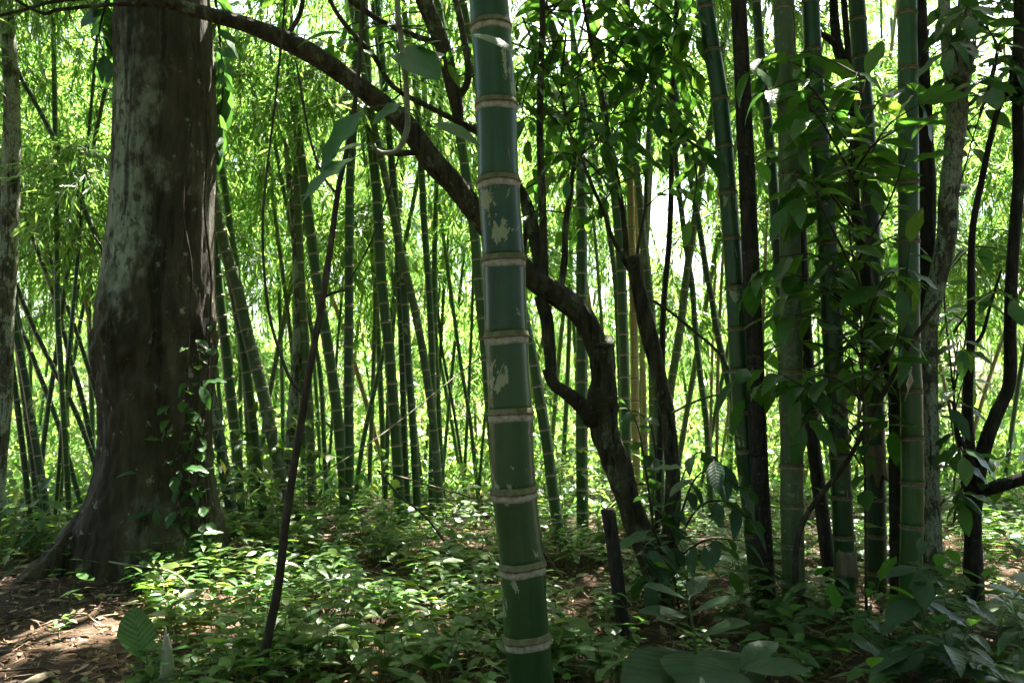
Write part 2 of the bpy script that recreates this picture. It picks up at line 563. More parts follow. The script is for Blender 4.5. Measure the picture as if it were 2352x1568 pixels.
def leaf_matrix(base, d, n, s):
    d = Vector(d).normalized()
    n = Vector(n)
    n = n - d * n.dot(d)
    if n.length < 1e-5:
        n = d.orthogonal()
    n.normalize()
    x = d.cross(n)
    m = Matrix(((x.x, d.x, n.x), (x.y, d.y, n.y), (x.z, d.z, n.z))).to_4x4()
    return Matrix.Translation(base) @ m @ Matrix.Scale(s, 4)


def put_leaf(parent, base_world, d, n, s, me, name='leaf'):
    o = bpy.data.objects.new(name, me)
    COL.objects.link(o)
    o.parent = parent
    o.matrix_local = leaf_matrix(Vector(base_world) - wloc(parent), d, n, s)
    return o


def rv(z=0.0):
    return Vector((R.gauss(0, 1), R.gauss(0, 1), R.gauss(0, 1) + z)).normalized()


def leafy_shoot(parent, pts, rad, size, meshes, every=0.09, start=0.25, stem_mat=None, droop=-0.25, jit=0.25, twigname='twig'):
    """a twig with leaves set alternately along it; pts are world points"""
    p = [Vector(q) for q in spline([tuple(q) for q in pts], 5)]
    mb = MB()
    n = len(p)
    mb.tube(p, [rad * (1 - 0.6 * i / (n - 1)) for i in range(n)], 5)
    parent = mb.build(twigname, stem_mat or M_TWIG, parent)
    L = [0.0]
    for a, b in zip(p[:-1], p[1:]):
        L.append(L[-1] + (b - a).length)
    s, side = L[-1] * start, R.choice((-1, 1))
    while s < L[-1]:
        i = max(k for k in range(n) if L[k] <= s)
        i = min(i, n - 2)
        f = (s - L[i]) / max(1e-6, L[i + 1] - L[i])
        q = p[i].lerp(p[i + 1], f)
        t = (p[i + 1] - p[i]).normalized()
        lat = t.cross(Vector((0, 0, 1)))
        if lat.length < 0.15:
            a = R.uniform(0, 6.28)
            lat = Vector((math.cos(a), math.sin(a), 0))
        lat.normalize()
        if abs(t.z) > 0.75:
            a = R.uniform(0, 6.28)
            lat = Vector((math.cos(a), math.sin(a), 0))
        d = lat * side + t * R.uniform(0.2, 0.7) + Vector((0, 0, droop)) + rv() * jit
        nn = Vector((0, 0, 1)) + rv() * 0.35
        put_leaf(parent, q, d, nn, size * R.uniform(0.7, 1.25), R.choice(meshes))
        side = -side
        s += every * R.uniform(0.6, 1.4)
    t = (p[-1] - p[-2]).normalized()
    put_leaf(parent, p[-1], t + Vector((0, 0, droop)), Vector((0, 0, 1)) + rv() * 0.3, size, R.choice(meshes))


# masses of simple leaves made with numpy
T_NARROW = (np.array([[0, 0, 0], [-0.5, 0.4, 0.0], [0, 0.42, -0.15], [0.5, 0.4, 0.0], [0, 1, -0.5]]),
            np.array([[0, 2, 1], [0, 3, 2], [1, 2, 4], [2, 3, 4]]))
T_OVATE = (np.array([[0, 0, 0], [-0.42, 0.25, 0.05], [0, 0.27, 0], [0.42, 0.25, 0.05], [-0.44, 0.6, -0.05], [0, 0.62, -0.12], [0.44, 0.6, -0.05], [0, 1, -0.35]]),
           np.array([[0, 2, 1], [0, 3, 2], [1, 2, 5], [1, 5, 4], [2, 3, 6], [2, 6, 5], [4, 5, 7], [5, 6, 7]]))


def leaf_arrays(tmpl, base, d, nrm, length, width, lift=1.0):
    T, Fc = tmpl
    d = d / np.linalg.norm(d, axis=1, keepdims=True)
    nrm = nrm - d * np.sum(nrm * d, axis=1, keepdims=True)
    nrm = nrm / np.maximum(1e-6, np.linalg.norm(nrm, axis=1, keepdims=True))
    x = np.cross(d, nrm)
    k = len(base)
    v = (base[:, None, :] + x[:, None, :] * (T[None, :, 0:1] * width[:, None, None])
         + d[:, None, :] * (T[None, :, 1:2] * length[:, None, None])
         + nrm[:, None, :] * (T[None, :, 2:3] * width[:, None, None] * lift))
    f = Fc[None, :, :] + (np.arange(k) * len(T))[:, None, None]
    return v.reshape(-1, 3), f.reshape(-1, 3)


def np_mesh(name, v, f, rnd, mats, mi=None, smooth=False):
    me = bpy.data.meshes.new(name)
    me.vertices.add(len(v))
    me.vertices.foreach_set('co', np.ascontiguousarray(v, np.float32).ravel())
    me.loops.add(len(f) * 3)
    me.loops.foreach_set('vertex_index', np.ascontiguousarray(f, np.int32).ravel())
    me.polygons.add(len(f))
    me.polygons.foreach_set('loop_start', np.arange(0, len(f) * 3, 3, dtype=np.int32))
    me.polygons.foreach_set('loop_total', np.full(len(f), 3, np.int32))
    for m in mats:
        me.materials.append(m)
    if mi is not None:
        me.polygons.foreach_set('material_index', np.ascontiguousarray(mi, np.int32))
    a = me.attributes.new('rnd', 'FLOAT', 'POINT')
    a.data.foreach_set('value', np.ascontiguousarray(rnd, np.float32))
    me.update(calc_edges=True)
    return me


def unit(n, zb=0.0):
    a = NR.normal(size=(n, 3))
    a[:, 2] += zb
    return a / np.linalg.norm(a, axis=1, keepdims=True)


# ------------------------------------------------------------------ bamboo
def ring_mesh(seed, n=24, mat=None, zs=1.0):
    rr = random.Random(seed)
    prof = [(-0.36, 0.97, 0.1), (-0.34, 1.02, 0.1), (-0.2, 1.03, 0.25), (-0.06, 1.04, 0.35), (0.0, 1.10, 0.5), (0.07, 1.09, 0.8), (0.12, 1.045, 1.0), (0.24, 1.035, 0.9), (0.27, 0.97, 0.8)]
    mb = MB()
    vs, fs, rs = [], [], []
    for j, (z, r, c) in enumerate(prof):
        for k in range(n):
            a = 2 * math.pi * k / n
            zz = z * zs + 0.035 * zs * math.sin(a * 3 + seed) * (1 if j < 3 else 0.4) + rr.uniform(-0.012, 0.012)
            q = r + rr.uniform(-0.006, 0.006)
            vs.append((math.cos(a) * q, math.sin(a) * q, zz))
            rs.append(min(1, max(0, c + rr.uniform(-0.05, 0.05))))
    for j in range(len(prof) - 1):
        for k in range(n):
            k2 = (k + 1) % n
            fs.append((j * n + k, j * n + k2, (j + 1) * n + k2, (j + 1) * n + k))
    mb.add(vs, fs, rs)
    return mb.mesh('node_ring', mat or M_RING)


RINGS = [ring_mesh(s) for s in range(4)]
RINGS_T = [ring_mesh(s, 20, M_RING_TAN, 0.72) for s in range(10, 14)]
RINGS_S = [ring_mesh(s, 12) for s in range(4, 7)]


def plume(seed, ntw=44):
    """a drooping leafy bamboo branch growing along +Y from the origin"""
    rg = np.random.default_rng(seed)
    L = 1.5
    t = np.linspace(0, 1, 9)
    br = np.stack([0.10 * np.sin(t * 3 + seed), L * t, 0.55 * t - 0.95 * t * t], 1)
    B, D, LN, RN = [], [], [], []
    tw = MB()
    tw.tube([Vector(p) for p in br], [0.009 * (1 - 0.8 * u) + 0.0015 for u in t], 4, 0.2)
    for i in range(ntw):
        u = rg.uniform(0.12, 1.0) ** 0.8
        k = min(7, int(u * 8))
        o = br[k] + (br[k + 1] - br[k]) * (u * 8 - k)
        a = rg.uniform(0, 2 * math.pi)
        d = np.array([math.cos(a) * 0.9, 0.45 + math.sin(a) * 0.5, rg.uniform(-0.7, 0.45)])
        d /= np.linalg.norm(d)
        ln = rg.uniform(0.25, 0.65)
        q = [o + d * ln * s + np.array([0, 0, -0.55 * ln * s * s]) for s in (0, 0.35, 0.7, 1.0)]
        tw.tube([Vector(x) for x in q], [0.004, 0.003, 0.002, 0.0015], 3, 0.2, False)
        nl = int(rg.integers(11, 18))
        for j in range(nl):
            s = 0.15 + 0.85 * (j + rg.uniform(0, 1)) / nl
            b = o + d * ln * s + np.array([0, 0, -0.55 * ln * s * s])
            ld = d * 0.55 + np.array([0, 0, -rg.uniform(0.15, 1.1)]) + rg.normal(size=3) * 0.42
            B.append(b)
            D.append(ld)
            LN.append(rg.uniform(0.11, 0.2))
            RN.append(rg.uniform(0, 1))
    B, D, LN, RN = np.array(B), np.array(D), np.array(LN), np.array(RN)
    nr = rg.normal(size=(len(B), 3)) * 0.6 + np.array([0, 0, 1.0])
    v, f = leaf_arrays(T_NARROW, B, D, nr, LN, LN * 0.135)
    v2 = np.array([tuple(x) for x in tw.v])
    f2 = []
    for q in tw.f:
        for a in range(1, len(q) - 1):
            f2.append((q[0], q[a], q[a + 1]))
    f2 = np.array(f2) + len(v)
    return (np.vstack([v, v2]), np.vstack([f, f2]), np.concatenate([np.repeat(RN, 5), np.full(len(v2), 0.2)]),
            np.concatenate([np.zeros(len(f)), np.ones(len(f2))]))


PLUME_DATA = [plume(100 + i) for i in range(7)]
PLUMES = [np_mesh('leafy_branch', d[0], d[1], d[2], [M_BLEAF, M_STEM], d[3]) for d in PLUME_DATA]


TONE = {m.name: t for m, t in TONES.items()}


def culm_label(poly, wpx, D, mat, tail):
    tone = TONE.get(mat.name, 'green')
    wm = wpx / F * D
    size = 'stout' if wm > 0.105 else ('slim' if wm > 0.06 else 'thin')
    dx = (poly[0][0] - poly[-1][0]) / max(1.0, abs(poly[-1][1] - poly[0][1]))
    way = 'upright' if abs(dx) < 0.06 else ('leaning strongly' if abs(dx) > 0.22 else 'leaning slightly')
    if way != 'upright':
        way += ' towards the thick trunk' if (dx < 0) == (poly[-1][0] > 350) else ' away from the thick trunk'
    return size + ' ' + tone + ' bamboo culm ' + way + ', ' + tail


LANDMARKS = [((-2.9, 6.6), 'before the thick trunk'), ((-1.15, 4.2), 'round the slanting sapling'), ((0.1, 3.7), 'round the thickest bamboo culm'), ((0.75, 5.1), 'round the wooden stake'),
             ((1.2, 6.2), 'at the foot of the leaning tree'), ((2.2, 5.4), 'under the near bamboo clump'), ((-1.7, 4.1), 'round the pointed bamboo shoot'), ((-1.6, 8.3), 'under the middle grove'), ((0.2, 7.8), 'between the middle grove and the leaning tree'),
             ((-0.6, 5.6), 'between the slanting sapling and the thickest culm'), ((-4.2, 7.8), 'under the crossing bamboo clump'), ((-2.6, 4.9), 'on the sunlit brown litter'), ((2.3, 3.8), 'beside the large opposite-leaved seedling'), ((4.0, 6.5), 'beyond the lichen tree')]


def near(x, y):
    return min(LANDMARKS, key=lambda q: (q[0][0] - x) ** 2 + (q[0][1] - y) ** 2)[1]


def in_gap(v, k=1.0):
    q = project(v)
    if q is None:
        return False
    return ((q[0] - 1510) / (140 * k)) ** 2 + ((q[1] - 420) / (200 * k)) ** 2 < 1 or ((q[0] - 1210) / 45) ** 2 + ((q[1] - 190) / 90) ** 2 < 1


def resample(p, r):
    L = [0.0]
    for a, b in zip(p[:-1], p[1:]):
        L.append(L[-1] + (b - a).length)

    def at(s):
        s = min(max(s, 0), L[-1])
        lo = 0
        while lo < len(L) - 2 and L[lo + 1] < s:
            lo += 1
        f = (s - L[lo]) / max(1e-6, L[lo + 1] - L[lo])
        return p[lo].lerp(p[lo + 1], f), r[lo] + (r[lo + 1] - r[lo]) * f
    return L, at


def culm(label, pix, D, wpx, group=None, nodes=None, gap=48.0, mat=None, top=10.0, Dtop=None, segs=12, split=False,
         plumes=0, pz=3.0, name='bamboo_culm', rings=True, ringset=None, pscale=1.0, curve=0.0):
    mat = mat or M_BAM
    pix = list(pix)[::-1]                                  # now bottom -> top
    n = len(pix)
    pts = []
    for i, (x, y) in enumerate(spline(pix, 5)):
        f = i / max(1, (n - 1) * 5)
        d = D + ((Dtop or D) - D) * f
        pts.append(P(x, y, d))
    r0 = wpx / 2 / F * D
    # down to the soil
    dr = (pts[0] - pts[min(3, len(pts) - 1)]).normalized()
    if dr.z > -0.3:
        dr.z = -0.3
        dr.normalize()
    q = pts[0].copy()
    low = []
    for _ in range(200):
        if q.z <= G(q.x, q.y) - 0.12:
            break
        q = q + dr * 0.08
        low.append(q.copy())
    pts = low[::-1] + pts
    # and up into the canopy
    up = (pts[-1] - pts[-4]).normalized()
    q = pts[-1].copy()
    while q.z < top:
        up = (up + Vector((curve, 0, 0)) * 0.02 + Vector((0, 0, 0.01))).normalized()
        q = q + up * 0.35
        pts.append(q.copy())
    zt = pts[-1].z
    rad = [r0 * (1.04 - 0.42 * max(0, (p.z - 1.2) / max(3.0, zt))) for p in pts]
    L, at = resample(pts, rad)
    g = gap / F * D
    ss = []
    if nodes:
        zs = [P(pix[0][0], y, D).z for y in nodes]
        for z in sorted(zs):
            for k in range(len(pts) - 1):
                if pts[k].z <= z < pts[k + 1].z:
                    ss.append(L[k] + (L[k + 1] - L[k]) * (z - pts[k].z) / (pts[k + 1].z - pts[k].z))
                    break
        s = ss[0] - g
        while s > 0.08:
            ss.insert(0, s)
            s -= g * 0.9
        s = ss[-1] + g
    else:
        s = R.uniform(0.2, 1.0) * g
    while s < L[-1]:
        ss.append(s)
        s += g * R.uniform(0.93, 1.07)
    base = pts[0].copy()
    base.z = G(base.x, base.y)
    t = thing(name, base, label, 'bamboo', group)
    cuts = [0.0] + ss + [L[-1]]
    mb = MB()
    for i, (a, b) in enumerate(zip(cuts[:-1], cuts[1:])):
        rr = at((a + b) / 2)[1]
        e = min(0.12 * (b - a), rr * 0.5)
        stops = [(a, 0.995), (a + e, 0.995), (a + (b - a) * 0.35, 0.98), (a + (b - a) * 0.65, 0.98), (b - e, 0.995), (b, 0.995)]
        seg = [(at(s)[0], at(s)[1] * k) for s, k in stops]
        if split:
            mb = MB()
            mb.tube([x[0] for x in seg], [x[1] for x in seg], segs)
            mb.build('internode', mat, t)
        else:
            if i == 0:
                P_, R_ = [], []
            P_ += [x[0] for x in (seg if i == len(cuts) - 2 else seg[:-1])]
            R_ += [x[1] for x in (seg if i == len(cuts) - 2 else seg[:-1])]
    if not split:
        mb.tube(P_, R_, segs)
        mb.build('culm', mat, t)
    if rings:
        for s in ss:
            p, r = at(s)
            pa, pb = at(s - 0.05)[0], at(s + 0.05)[0]
            q = project(p)
            if q is None or q[1] < -150:
                continue
            o = bpy.data.objects.new('node_ring', R.choice(ringset or RINGS_S))
            COL.objects.link(o)
            o.parent = t
            rot = (pb - pa).to_track_quat('Z', 'Y').to_matrix().to_4x4() @ Matrix.Rotation(R.uniform(0, 6.28), 4, 'Z')
            o.matrix_local = Matrix.Translation(p - wloc(t)) @ rot @ Matrix.Scale(r, 4)
    az = R.uniform(0, 6.28)
    zs = max(pz, 0.5)
    for k in range(plumes):
        z = pz + (zt - pz) * (k + R.uniform(0, 0.9)) / plumes
        p = None
        for a, b in zip(pts[:-1], pts[1:]):
            if a.z <= z <= b.z:
                p = a.lerp(b, (z - a.z) / max(1e-6, b.z - a.z))
                break
        if p is None:
            continue
        az += 2.4 + R.uniform(-0.4, 0.4)
        tip = p + Vector((-math.sin(az), math.cos(az), -0.1)) * 1.0
        if (in_gap(tip) or in_gap(p)) and R.random() < 0.95:
            continue
        tp = project(tip)
        if tp and 200 < tp[0] < 560 and tip.y < 8.2:
            continue
        mid_ = p.lerp(tip, 0.7)
        hx, hy = shadow_hit(mid_)
        if any((hx - fx) ** 2 + (hy - fy) ** 2 < (fr + 0.25) ** 2 for fx, fy, fr in FLECKS):
            continue
        o = bpy.data.objects.new('leafy_branch', R.choice(PLUMES))
        COL.objects.link(o)
        o.parent = t
        o.matrix_local = (Matrix.Translation(p - wloc(t)) @ Matrix.Rotation(az, 4, 'Z') @ Matrix.Rotation(R.uniform(-0.35, 0.25), 4, 'X')
                          @ Matrix.Scale(pscale * R.uniform(0.8, 1.3), 4))
    return t


# ------------------------------------------------------------------ the thick tree
TD = 6.75
edge = [(1345, 60, 548), (1310, 118, 535), (1270, 152, 520), (1230, 175, 507), (1190, 195, 497), (1140, 214, 488), (1090, 229, 482), (1030, 238, 478), (960, 240, 478),
        (900, 236, 481), (840, 231, 484), (790, 227, 487), (740, 229, 489), (690, 234, 488), (640, 240, 488), (580, 248, 489), (500, 257, 491), (400, 262, 492), (300, 265, 493),
        (200, 267, 492), (100, 268, 487), (0, 269, 482), (-120, 270, 476), (-300, 273, 470), (-520, 276, 462)]
ed = spline(edge, 7)
base_t = P(340, 1330, TD)
base_t.z = G(base_t.x, base_t.y)
tree = thing('thick_tree', base_t, 'thick tree trunk with pale lichen patches and a flared root, standing on brown litter', 'tree')
mb = MB()
NS = 128
vs, fs = [], []
for j, (y, xl, xr) in enumerate(ed):
    cxp = 352 + (xl + xr - 704) * 0.5 * min(1, max(0, (1100 - y) / 300)) if y > 800 else (xl + xr) / 2
    if y > 800:
        cxp = 357
    c = P(cxp, y, TD)
    sc_ = TD / F
    wl, wr = (cxp - xl) * sc_, (xr - cxp) * sc_
    low = max(0.0, (y - 1120) / 225)
    for k in range(NS):
        a = 2 * math.pi * k / NS
        ca, sa = math.cos(a), math.sin(a)
        w = wr if ca > 0 else wl
        mid = 0.5 * (wr + min(wl, 0.6))
        rr = math.sqrt((w * ca) ** 2 + (mid * sa) ** 2)
        # roots: strong one towards -x, others round about
        fl = 0.0
        for ang, amp, wd in ((2.2, 0.22, 0.35), (4.15, 0.17, 0.3), (5.3, 0.2, 0.32), (0.9, 0.15, 0.3)):
            dd = math.atan2(math.sin(a - ang), math.cos(a - ang))
            fl += amp * math.exp(-(dd / wd) ** 2)
        rr += fl * low ** 1.6 * 1.2
        if low > 0:                                   # narrow the big left flare into a ridge
            dd = abs(math.atan2(math.sin(a - math.pi), math.cos(a - math.pi)))
            if dd < 1.5:
                rr = mid + (rr - mid) * math.exp(-(dd / 0.55) ** 2 * min(1.0, low * 1.4))
        nv = Vector((ca * 1.3, sa * 1.3, c.z * 0.9))
        rr *= 1 + 0.035 * mnoise.noise(nv * 1.3) + 0.03 * mnoise.noise(Vector((ca * 3.5, sa * 3.5, c.z * 1.2)))
        groove = mnoise.noise(Vector((ca * 5.5, sa * 5.5, c.z * 0.55 + 4)))
        rr -= 0.035 * max(0.0, 0.45 - abs(groove) * 3.0)
        lump = math.exp(-((y - 800) / 110.0) ** 2)
        rr += 0.05 * lump * mnoise.noise(Vector((ca * 6, sa * 6, c.z * 7)))
        rough_ = min(1.0, max(0.0, (y - 620) / 260.0))
        rr += rough_ * (0.018 * mnoise.noise(Vector((ca * 11, sa * 11, c.z * 9))) + 0.012 * mnoise.noise(Vector((ca * 24, sa * 24, c.z * 14))))
        rr += low ** 1.2 * 0.05 * mnoise.noise(Vector((ca * 7 + 3, sa * 7, c.z * 3)))
        vs.append(Vector((c.x + ca * rr, c.y + sa * rr, c.z)))
for j in range(len(ed) - 1):
    for k in range(NS):
        k2 = (k + 1) % NS
        fs.append((j * NS + k, j * NS + k2, (j + 1) * NS + k2, (j + 1) * NS + k))
mb.add(vs, fs, 0.5)
mb.build('trunk', M_BARK_BIG, tree)
limb_pts = spline([(262, 1130, 6.72, 70), (215, 1200, 6.62, 84), (168, 1258, 6.5, 86), (120, 1306, 6.38, 74), (60, 1345, 6.25, 52), (10, 1385, 6.15, 30), (-40, 1415, 6.1, 14)], 8)
mb = MB()
rp_ = [P(x, y, d) for x, y, d, w in limb_pts]
mb.tube(rp_, [w / 2 / F * d for x, y, d, w in limb_pts], 22, lump=0.3, seed=5.1)
mb.build('root', M_BARK_BIG, tree)
# limbs above the frame and an unseen crown shaped to shade the clearing
top_p = P(369, -520, TD)
limbs = []
LIMB_ENDS = [(-6.5, 9.0, 10.5), (-1.0, 11.0, 11.0), (3.5, 8.0, 10.5), (5.5, 4.0, 9.5), (1.0, 1.5, 9.8), (-3.5, -1.0, 9.5), (-8.0, 3.5, 9.8), (2.5, -3.5, 9.5), (7.5, 8.5, 10.8)]
for ex, ey, ez in LIMB_ENDS:
    mb = MB()
    a = Vector((top_p.x, top_p.y, top_p.z - R.uniform(0.1, 0.6)))
    e = Vector((ex, ey, ez))
    m1 = a.lerp(e, 0.35) + Vector((0, 0, 0.9))
    m2 = a.lerp(e, 0.7) + Vector((R.uniform(-0.5, 0.5), R.uniform(-0.5, 0.5), 0.7))
    pp = [Vector(q) for q in spline([tuple(a), tuple(m1), tuple(m2), tuple(e)], 5)]
    mb.tube(pp, [0.20 * (1 - 0.85 * i / (len(pp) - 1)) for i in range(len(pp))], 9, lump=0.1)
    mb.build('limb', M_BARK_BIG, tree)


def shadow_hit(p):
    k = p.z / TOSUN.z
    return (p.x - TOSUN.x * k, p.y - TOSUN.y * k)


# sun flecks: places on the ground where the crown lets the light through (x, y, radius)
FLECKS = []
for fx, fy, fr in ((110, 1480, 0.45), (40, 1410, 0.45), (260, 1425, 0.3), (540, 1430, 0.22), (700, 1340, 0.22), (960, 1290, 0.25), (1120, 1420, 0.22),
                   (1290, 1390, 0.22), (600, 1260, 0.25), (860, 1470, 0.2), (1060, 1220, 0.3), (800, 1220, 0.28)):
    d = CAMZ * F / (fy - HOR)
    q = P(fx, fy, d)
    FLECKS.append((q.x, q.y, fr))


def crown_leaves(nclump, per, box, size, density):
    B, S = [], []
    tries = 0
    while len(B) < nclump and tries < nclump * 20:
        tries += 1
        p = Vector((R.uniform(*box[0]), R.uniform(*box[1]), R.uniform(*box[2])))
        zmin = CAMZ + 0.5 * p.y + 1.1
        if p.z < zmin:
            p.z = zmin + R.uniform(0, 2.0)
        hx, hy = shadow_hit(p)
        if not density(p, hx, hy):
            continue
        B.append(p)
    C = np.array([tuple(b) for b in B])
    C = np.repeat(C, per, 0)
    n = len(C)
    C = C + unit(n) * (NR.uniform(0, 1, (n, 1)) ** 0.5) * np.array([0.62, 0.62, 0.3])
    d = unit(n, -0.25)
    nr = NR.normal(size=(n, 3)) * 0.45 + np.array([0, 0, 1.0])
    ln = NR.uniform(0.7, 1.2, n) * size
    v, f = leaf_arrays(T_OVATE, C, d, nr, ln, ln * 0.45)
    return v, f, np.repeat(NR.uniform(0, 1, n), len(T_OVATE[0]))


def dens(p, hx, hy):
    for fx, fy, fr in FLECKS:
        if (hx - fx) ** 2 + (hy - fy) ** 2 < (fr + 0.1) ** 2:
            return False
    if hx < -1.8 and hy > 4.6 and R.random() < 0.8:
        return False
    if hx > 1.1 and hy < 6.8:
        return True
    if hy > 7.0:                                        # thins out towards the sunlit grove
        return R.random() < max(0.0, 0.8 - (hy - 7.0) * 0.55)
    if hx < 1.2 and R.random() < 0.16:
        return False
    return mnoise.noise(Vector((hx * 0.5, hy * 0.5, 1.0))) > -0.55


cv, cf, cr_ = crown_leaves(860, 64, ((-10, 10), (-8, 13), (7.0, 10.0)), 0.27, dens)
c2 = crown_leaves(260, 64, ((0.5, 11), (-8, 9.5), (7.0, 10.0)), 0.27, lambda p, hx, hy: hx > 1.2 and hy < 6.6)  # extra unseen clumps added to darken the right front
cv, cf, cr_ = np.vstack([cv, c2[0]]), np.vstack([cf, c2[1] + len(cv)]), np.concatenate([cr_, c2[2]])
link('crown', np_mesh('crown', cv, cf, cr_, [M_CROWN]), tree, -base_t)

# climbing vine on the trunk
vb = P(455, 1300, TD - 0.62)
vb.z = G(vb.x, vb.y)
vine = thing('climbing_vine', vb, 'leafy vine climbing the shaded side of the thick trunk from the ground', 'vine')
for poly in ([(455, 1300), (440, 1180), (425, 1060), (440, 940), (455, 850), (450, 780)],
             [(470, 1310), (480, 1200), (462, 1090), (470, 980), (478, 870), (482, 800)],
             [(430, 1310), (400, 1200), (410, 1120), (380, 1030), (390, 930)],
             [(480, 800), (485, 640), (470, 480), (478, 300), (455, 150), (430, 60)],
             [(425, 1060), (432, 800), (440, 620), (420, 470), (445, 250)]) + tuple([(R.uniform(400, 500), 1310), (R.uniform(400, 485), 1200), (R.uniform(395, 480), 1080), (R.uniform(420, 480), R.uniform(850, 1000))] for _ in range(9)):
    mb = MB()
    pp = []
    for x, y in spline(poly, 6):
        e = min(ed, key=lambda q: abs(q[0] - y))
        cxp = 357 if y > 800 else (e[1] + e[2]) / 2
        half = max(30, (e[2] - cxp))
        u = max(-0.98, min(0.98, (x - cxp) / half))
        dep = 0.43 * math.sqrt(1 - u * u)
        pp.append(P(x, y, TD - dep - 0.02))
    mb.tube(pp, [0.009] * len(pp), 5)
    vst = mb.build('stem', M_TWIG, vine)
    for k in range(2, len(pp), 2):
        q = project(pp[k])
        if q[1] < 700 or R.random() < 0.25:
            continue
        put_leaf(vst, pp[k], Vector((R.uniform(-0.3, 1), -0.8, R.uniform(-0.6, 0.3))), Vector((0, -0.4, 1)), R.uniform(0.09, 0.2), R.choice(L_BROAD))
for x, y, s in ((590, 1095, 0), (360, 1190, 1), (330, 1085, 0), (455, 1085, 0), (295, 1090, 1)):
    pass
for x, y, dx, dz, s in ((318, 1088, -1, 0.15, 0.17), (425, 1075, 1, 0.1, 0.22), (345, 1175, -0.6, -0.2, 0.16), (360, 1165, 0.1, -1, 0.17), (370, 1010, -0.8, 0.1, 0.12), (460, 885, 0.5, -0.7, 0.22), (470, 880, 1, 0.3, 0.2)):
    put_leaf(vine, P(x, y, TD - 0.5), Vector((dx, -0.35, dz)), Vector((0, -0.5, 1)), s, R.choice(L_BROAD))

# leaves hanging beside the trunk up high
hb = P(500, 60, TD + 0.45)
hang = thing('hanging_creeper', hb, 'dark big-leaved creeper hanging behind the top of the thick trunk', 'creeper')
leafy_shoot(hang, [P(488, -60, TD + 0.1), P(506, 100, TD + 0.1), P(512, 200, TD + 0.1), P(500, 330, TD + 0.1)], 0.012, 0.27, L_DARK, 0.06, 0.1, droop=-0.8)
leafy_shoot(hang, [P(262, -60, TD + 0.1), P(240, 20, TD - 0.1), P(228, 80, TD - 0.1), P(238, 120, TD - 0.1)], 0.012, 0.28, L_DARK, 0.05, 0.1, droop=-0.9)

for x, y, dx, dz, sz in ((250, 5, -0.5, -1, 0.27), (246, 40, -0.45, -1, 0.25), (262, 60, -0.15, -1, 0.3), (240, 15, -1, -0.8, 0.24), (258, 95, -0.2, -1, 0.22), (495, 70, 0.9, -0.4, 0.22), (497, 110, 1, -0.55, 0.22),
                         (500, 135, 0.8, -0.8, 0.25), (500, 165, 0.7, -1, 0.24), (498, 260, 0.5, -1, 0.17), (500, 290, 0.6, -1, 0.15), (505, 20, 0.8, -0.6, 0.2)):
    put_leaf(hang, P(x, y, TD + 0.02), Vector((dx, R.uniform(-0.4, 0.1), dz)), Vector((R.uniform(-0.4, 0.4), -1, 0.35)), sz, R.choice(L_DARK))

# ------------------------------------------------------------------ the leaning gnarled tree
lb = P(1530, 1355, 6.1)
lb.z = G(lb.x, lb.y)
lean = thing('leaning_tree', lb, 'gnarled leaning tree with cut stubs and a long branch arching over the clearing', 'tree')


def limb(parent, poly, lump=0.12, n=14, mat=None, name='branch', per=7, fn=None, clip=True):
    """poly of (x, y, depth, width px)"""
    s = spline(poly, per)
    pp = [P(x, y, d) for x, y, d, w in s]
    rr = [max(0.004, w / 2 / F * d) for x, y, d, w in s]
    mb = MB()
    mb.tube(pp, rr, n, lump=lump, seed=len(s) * 0.37 + pp[0].x)
    o = mb.build(name, mat or M_BARK_LEAN, parent)
    return pp


limb(lean, [(1550, 1420, 6.1, 100), (1530, 1350, 6.1, 92), (1500, 1270, 6.1, 78), (1463, 1203, 6.1, 62), (1440, 1140, 6.1, 56), (1415, 1065, 6.1, 56), (1393, 1000, 6.1, 60), (1384, 930, 6.1, 64), (1384, 860, 6.1, 58), (1384, 800, 6.08, 52), (1384, 782, 6.05, 56)], 0.3, 24, name='trunk')
limb(lean, [(1384, 850, 6.1, 56), (1368, 790, 6.12, 52), (1335, 722, 6.12, 54), (1288, 682, 6.1, 56), (1225, 640, 6.05, 52), (1165, 575, 6.0, 50), (1095, 490, 5.95, 50), (1045, 425, 5.9, 50), (995, 372, 5.85, 52),
            (935, 288, 5.8, 50), (880, 240, 5.75, 48), (820, 195, 5.7, 46), (735, 135, 5.6, 46), (660, 95, 5.55, 43), (575, 60, 5.5, 36), (480, 33, 5.45, 32), (390, 5, 5.4, 28), (250, -60, 5.3, 24), (60, -160, 5.2, 16)], 0.18, 20, name='branch')
limb(lean, [(1362, 965, 6.1, 46), (1335, 930, 6.0, 38), (1303, 903, 5.9, 32), (1275, 885, 5.85, 28), (1262, 862, 5.85, 27), (1256, 846, 5.85, 26)], 0.15, 14, name='stub')
limb(lean, [(1533, 1260, 6.1, 40), (1545, 1158, 6.12, 36), (1545, 1083, 6.15, 33), (1539, 1008, 6.2, 33), (1530, 933, 6.25, 34), (1509, 843, 6.3, 36), (1491, 765, 6.3, 40), (1475, 700, 6.3, 36), (1464, 650, 6.3, 34), (1456, 600, 6.3, 38), (1452, 588, 6.3, 30)], 0.14, 16, name='stem')
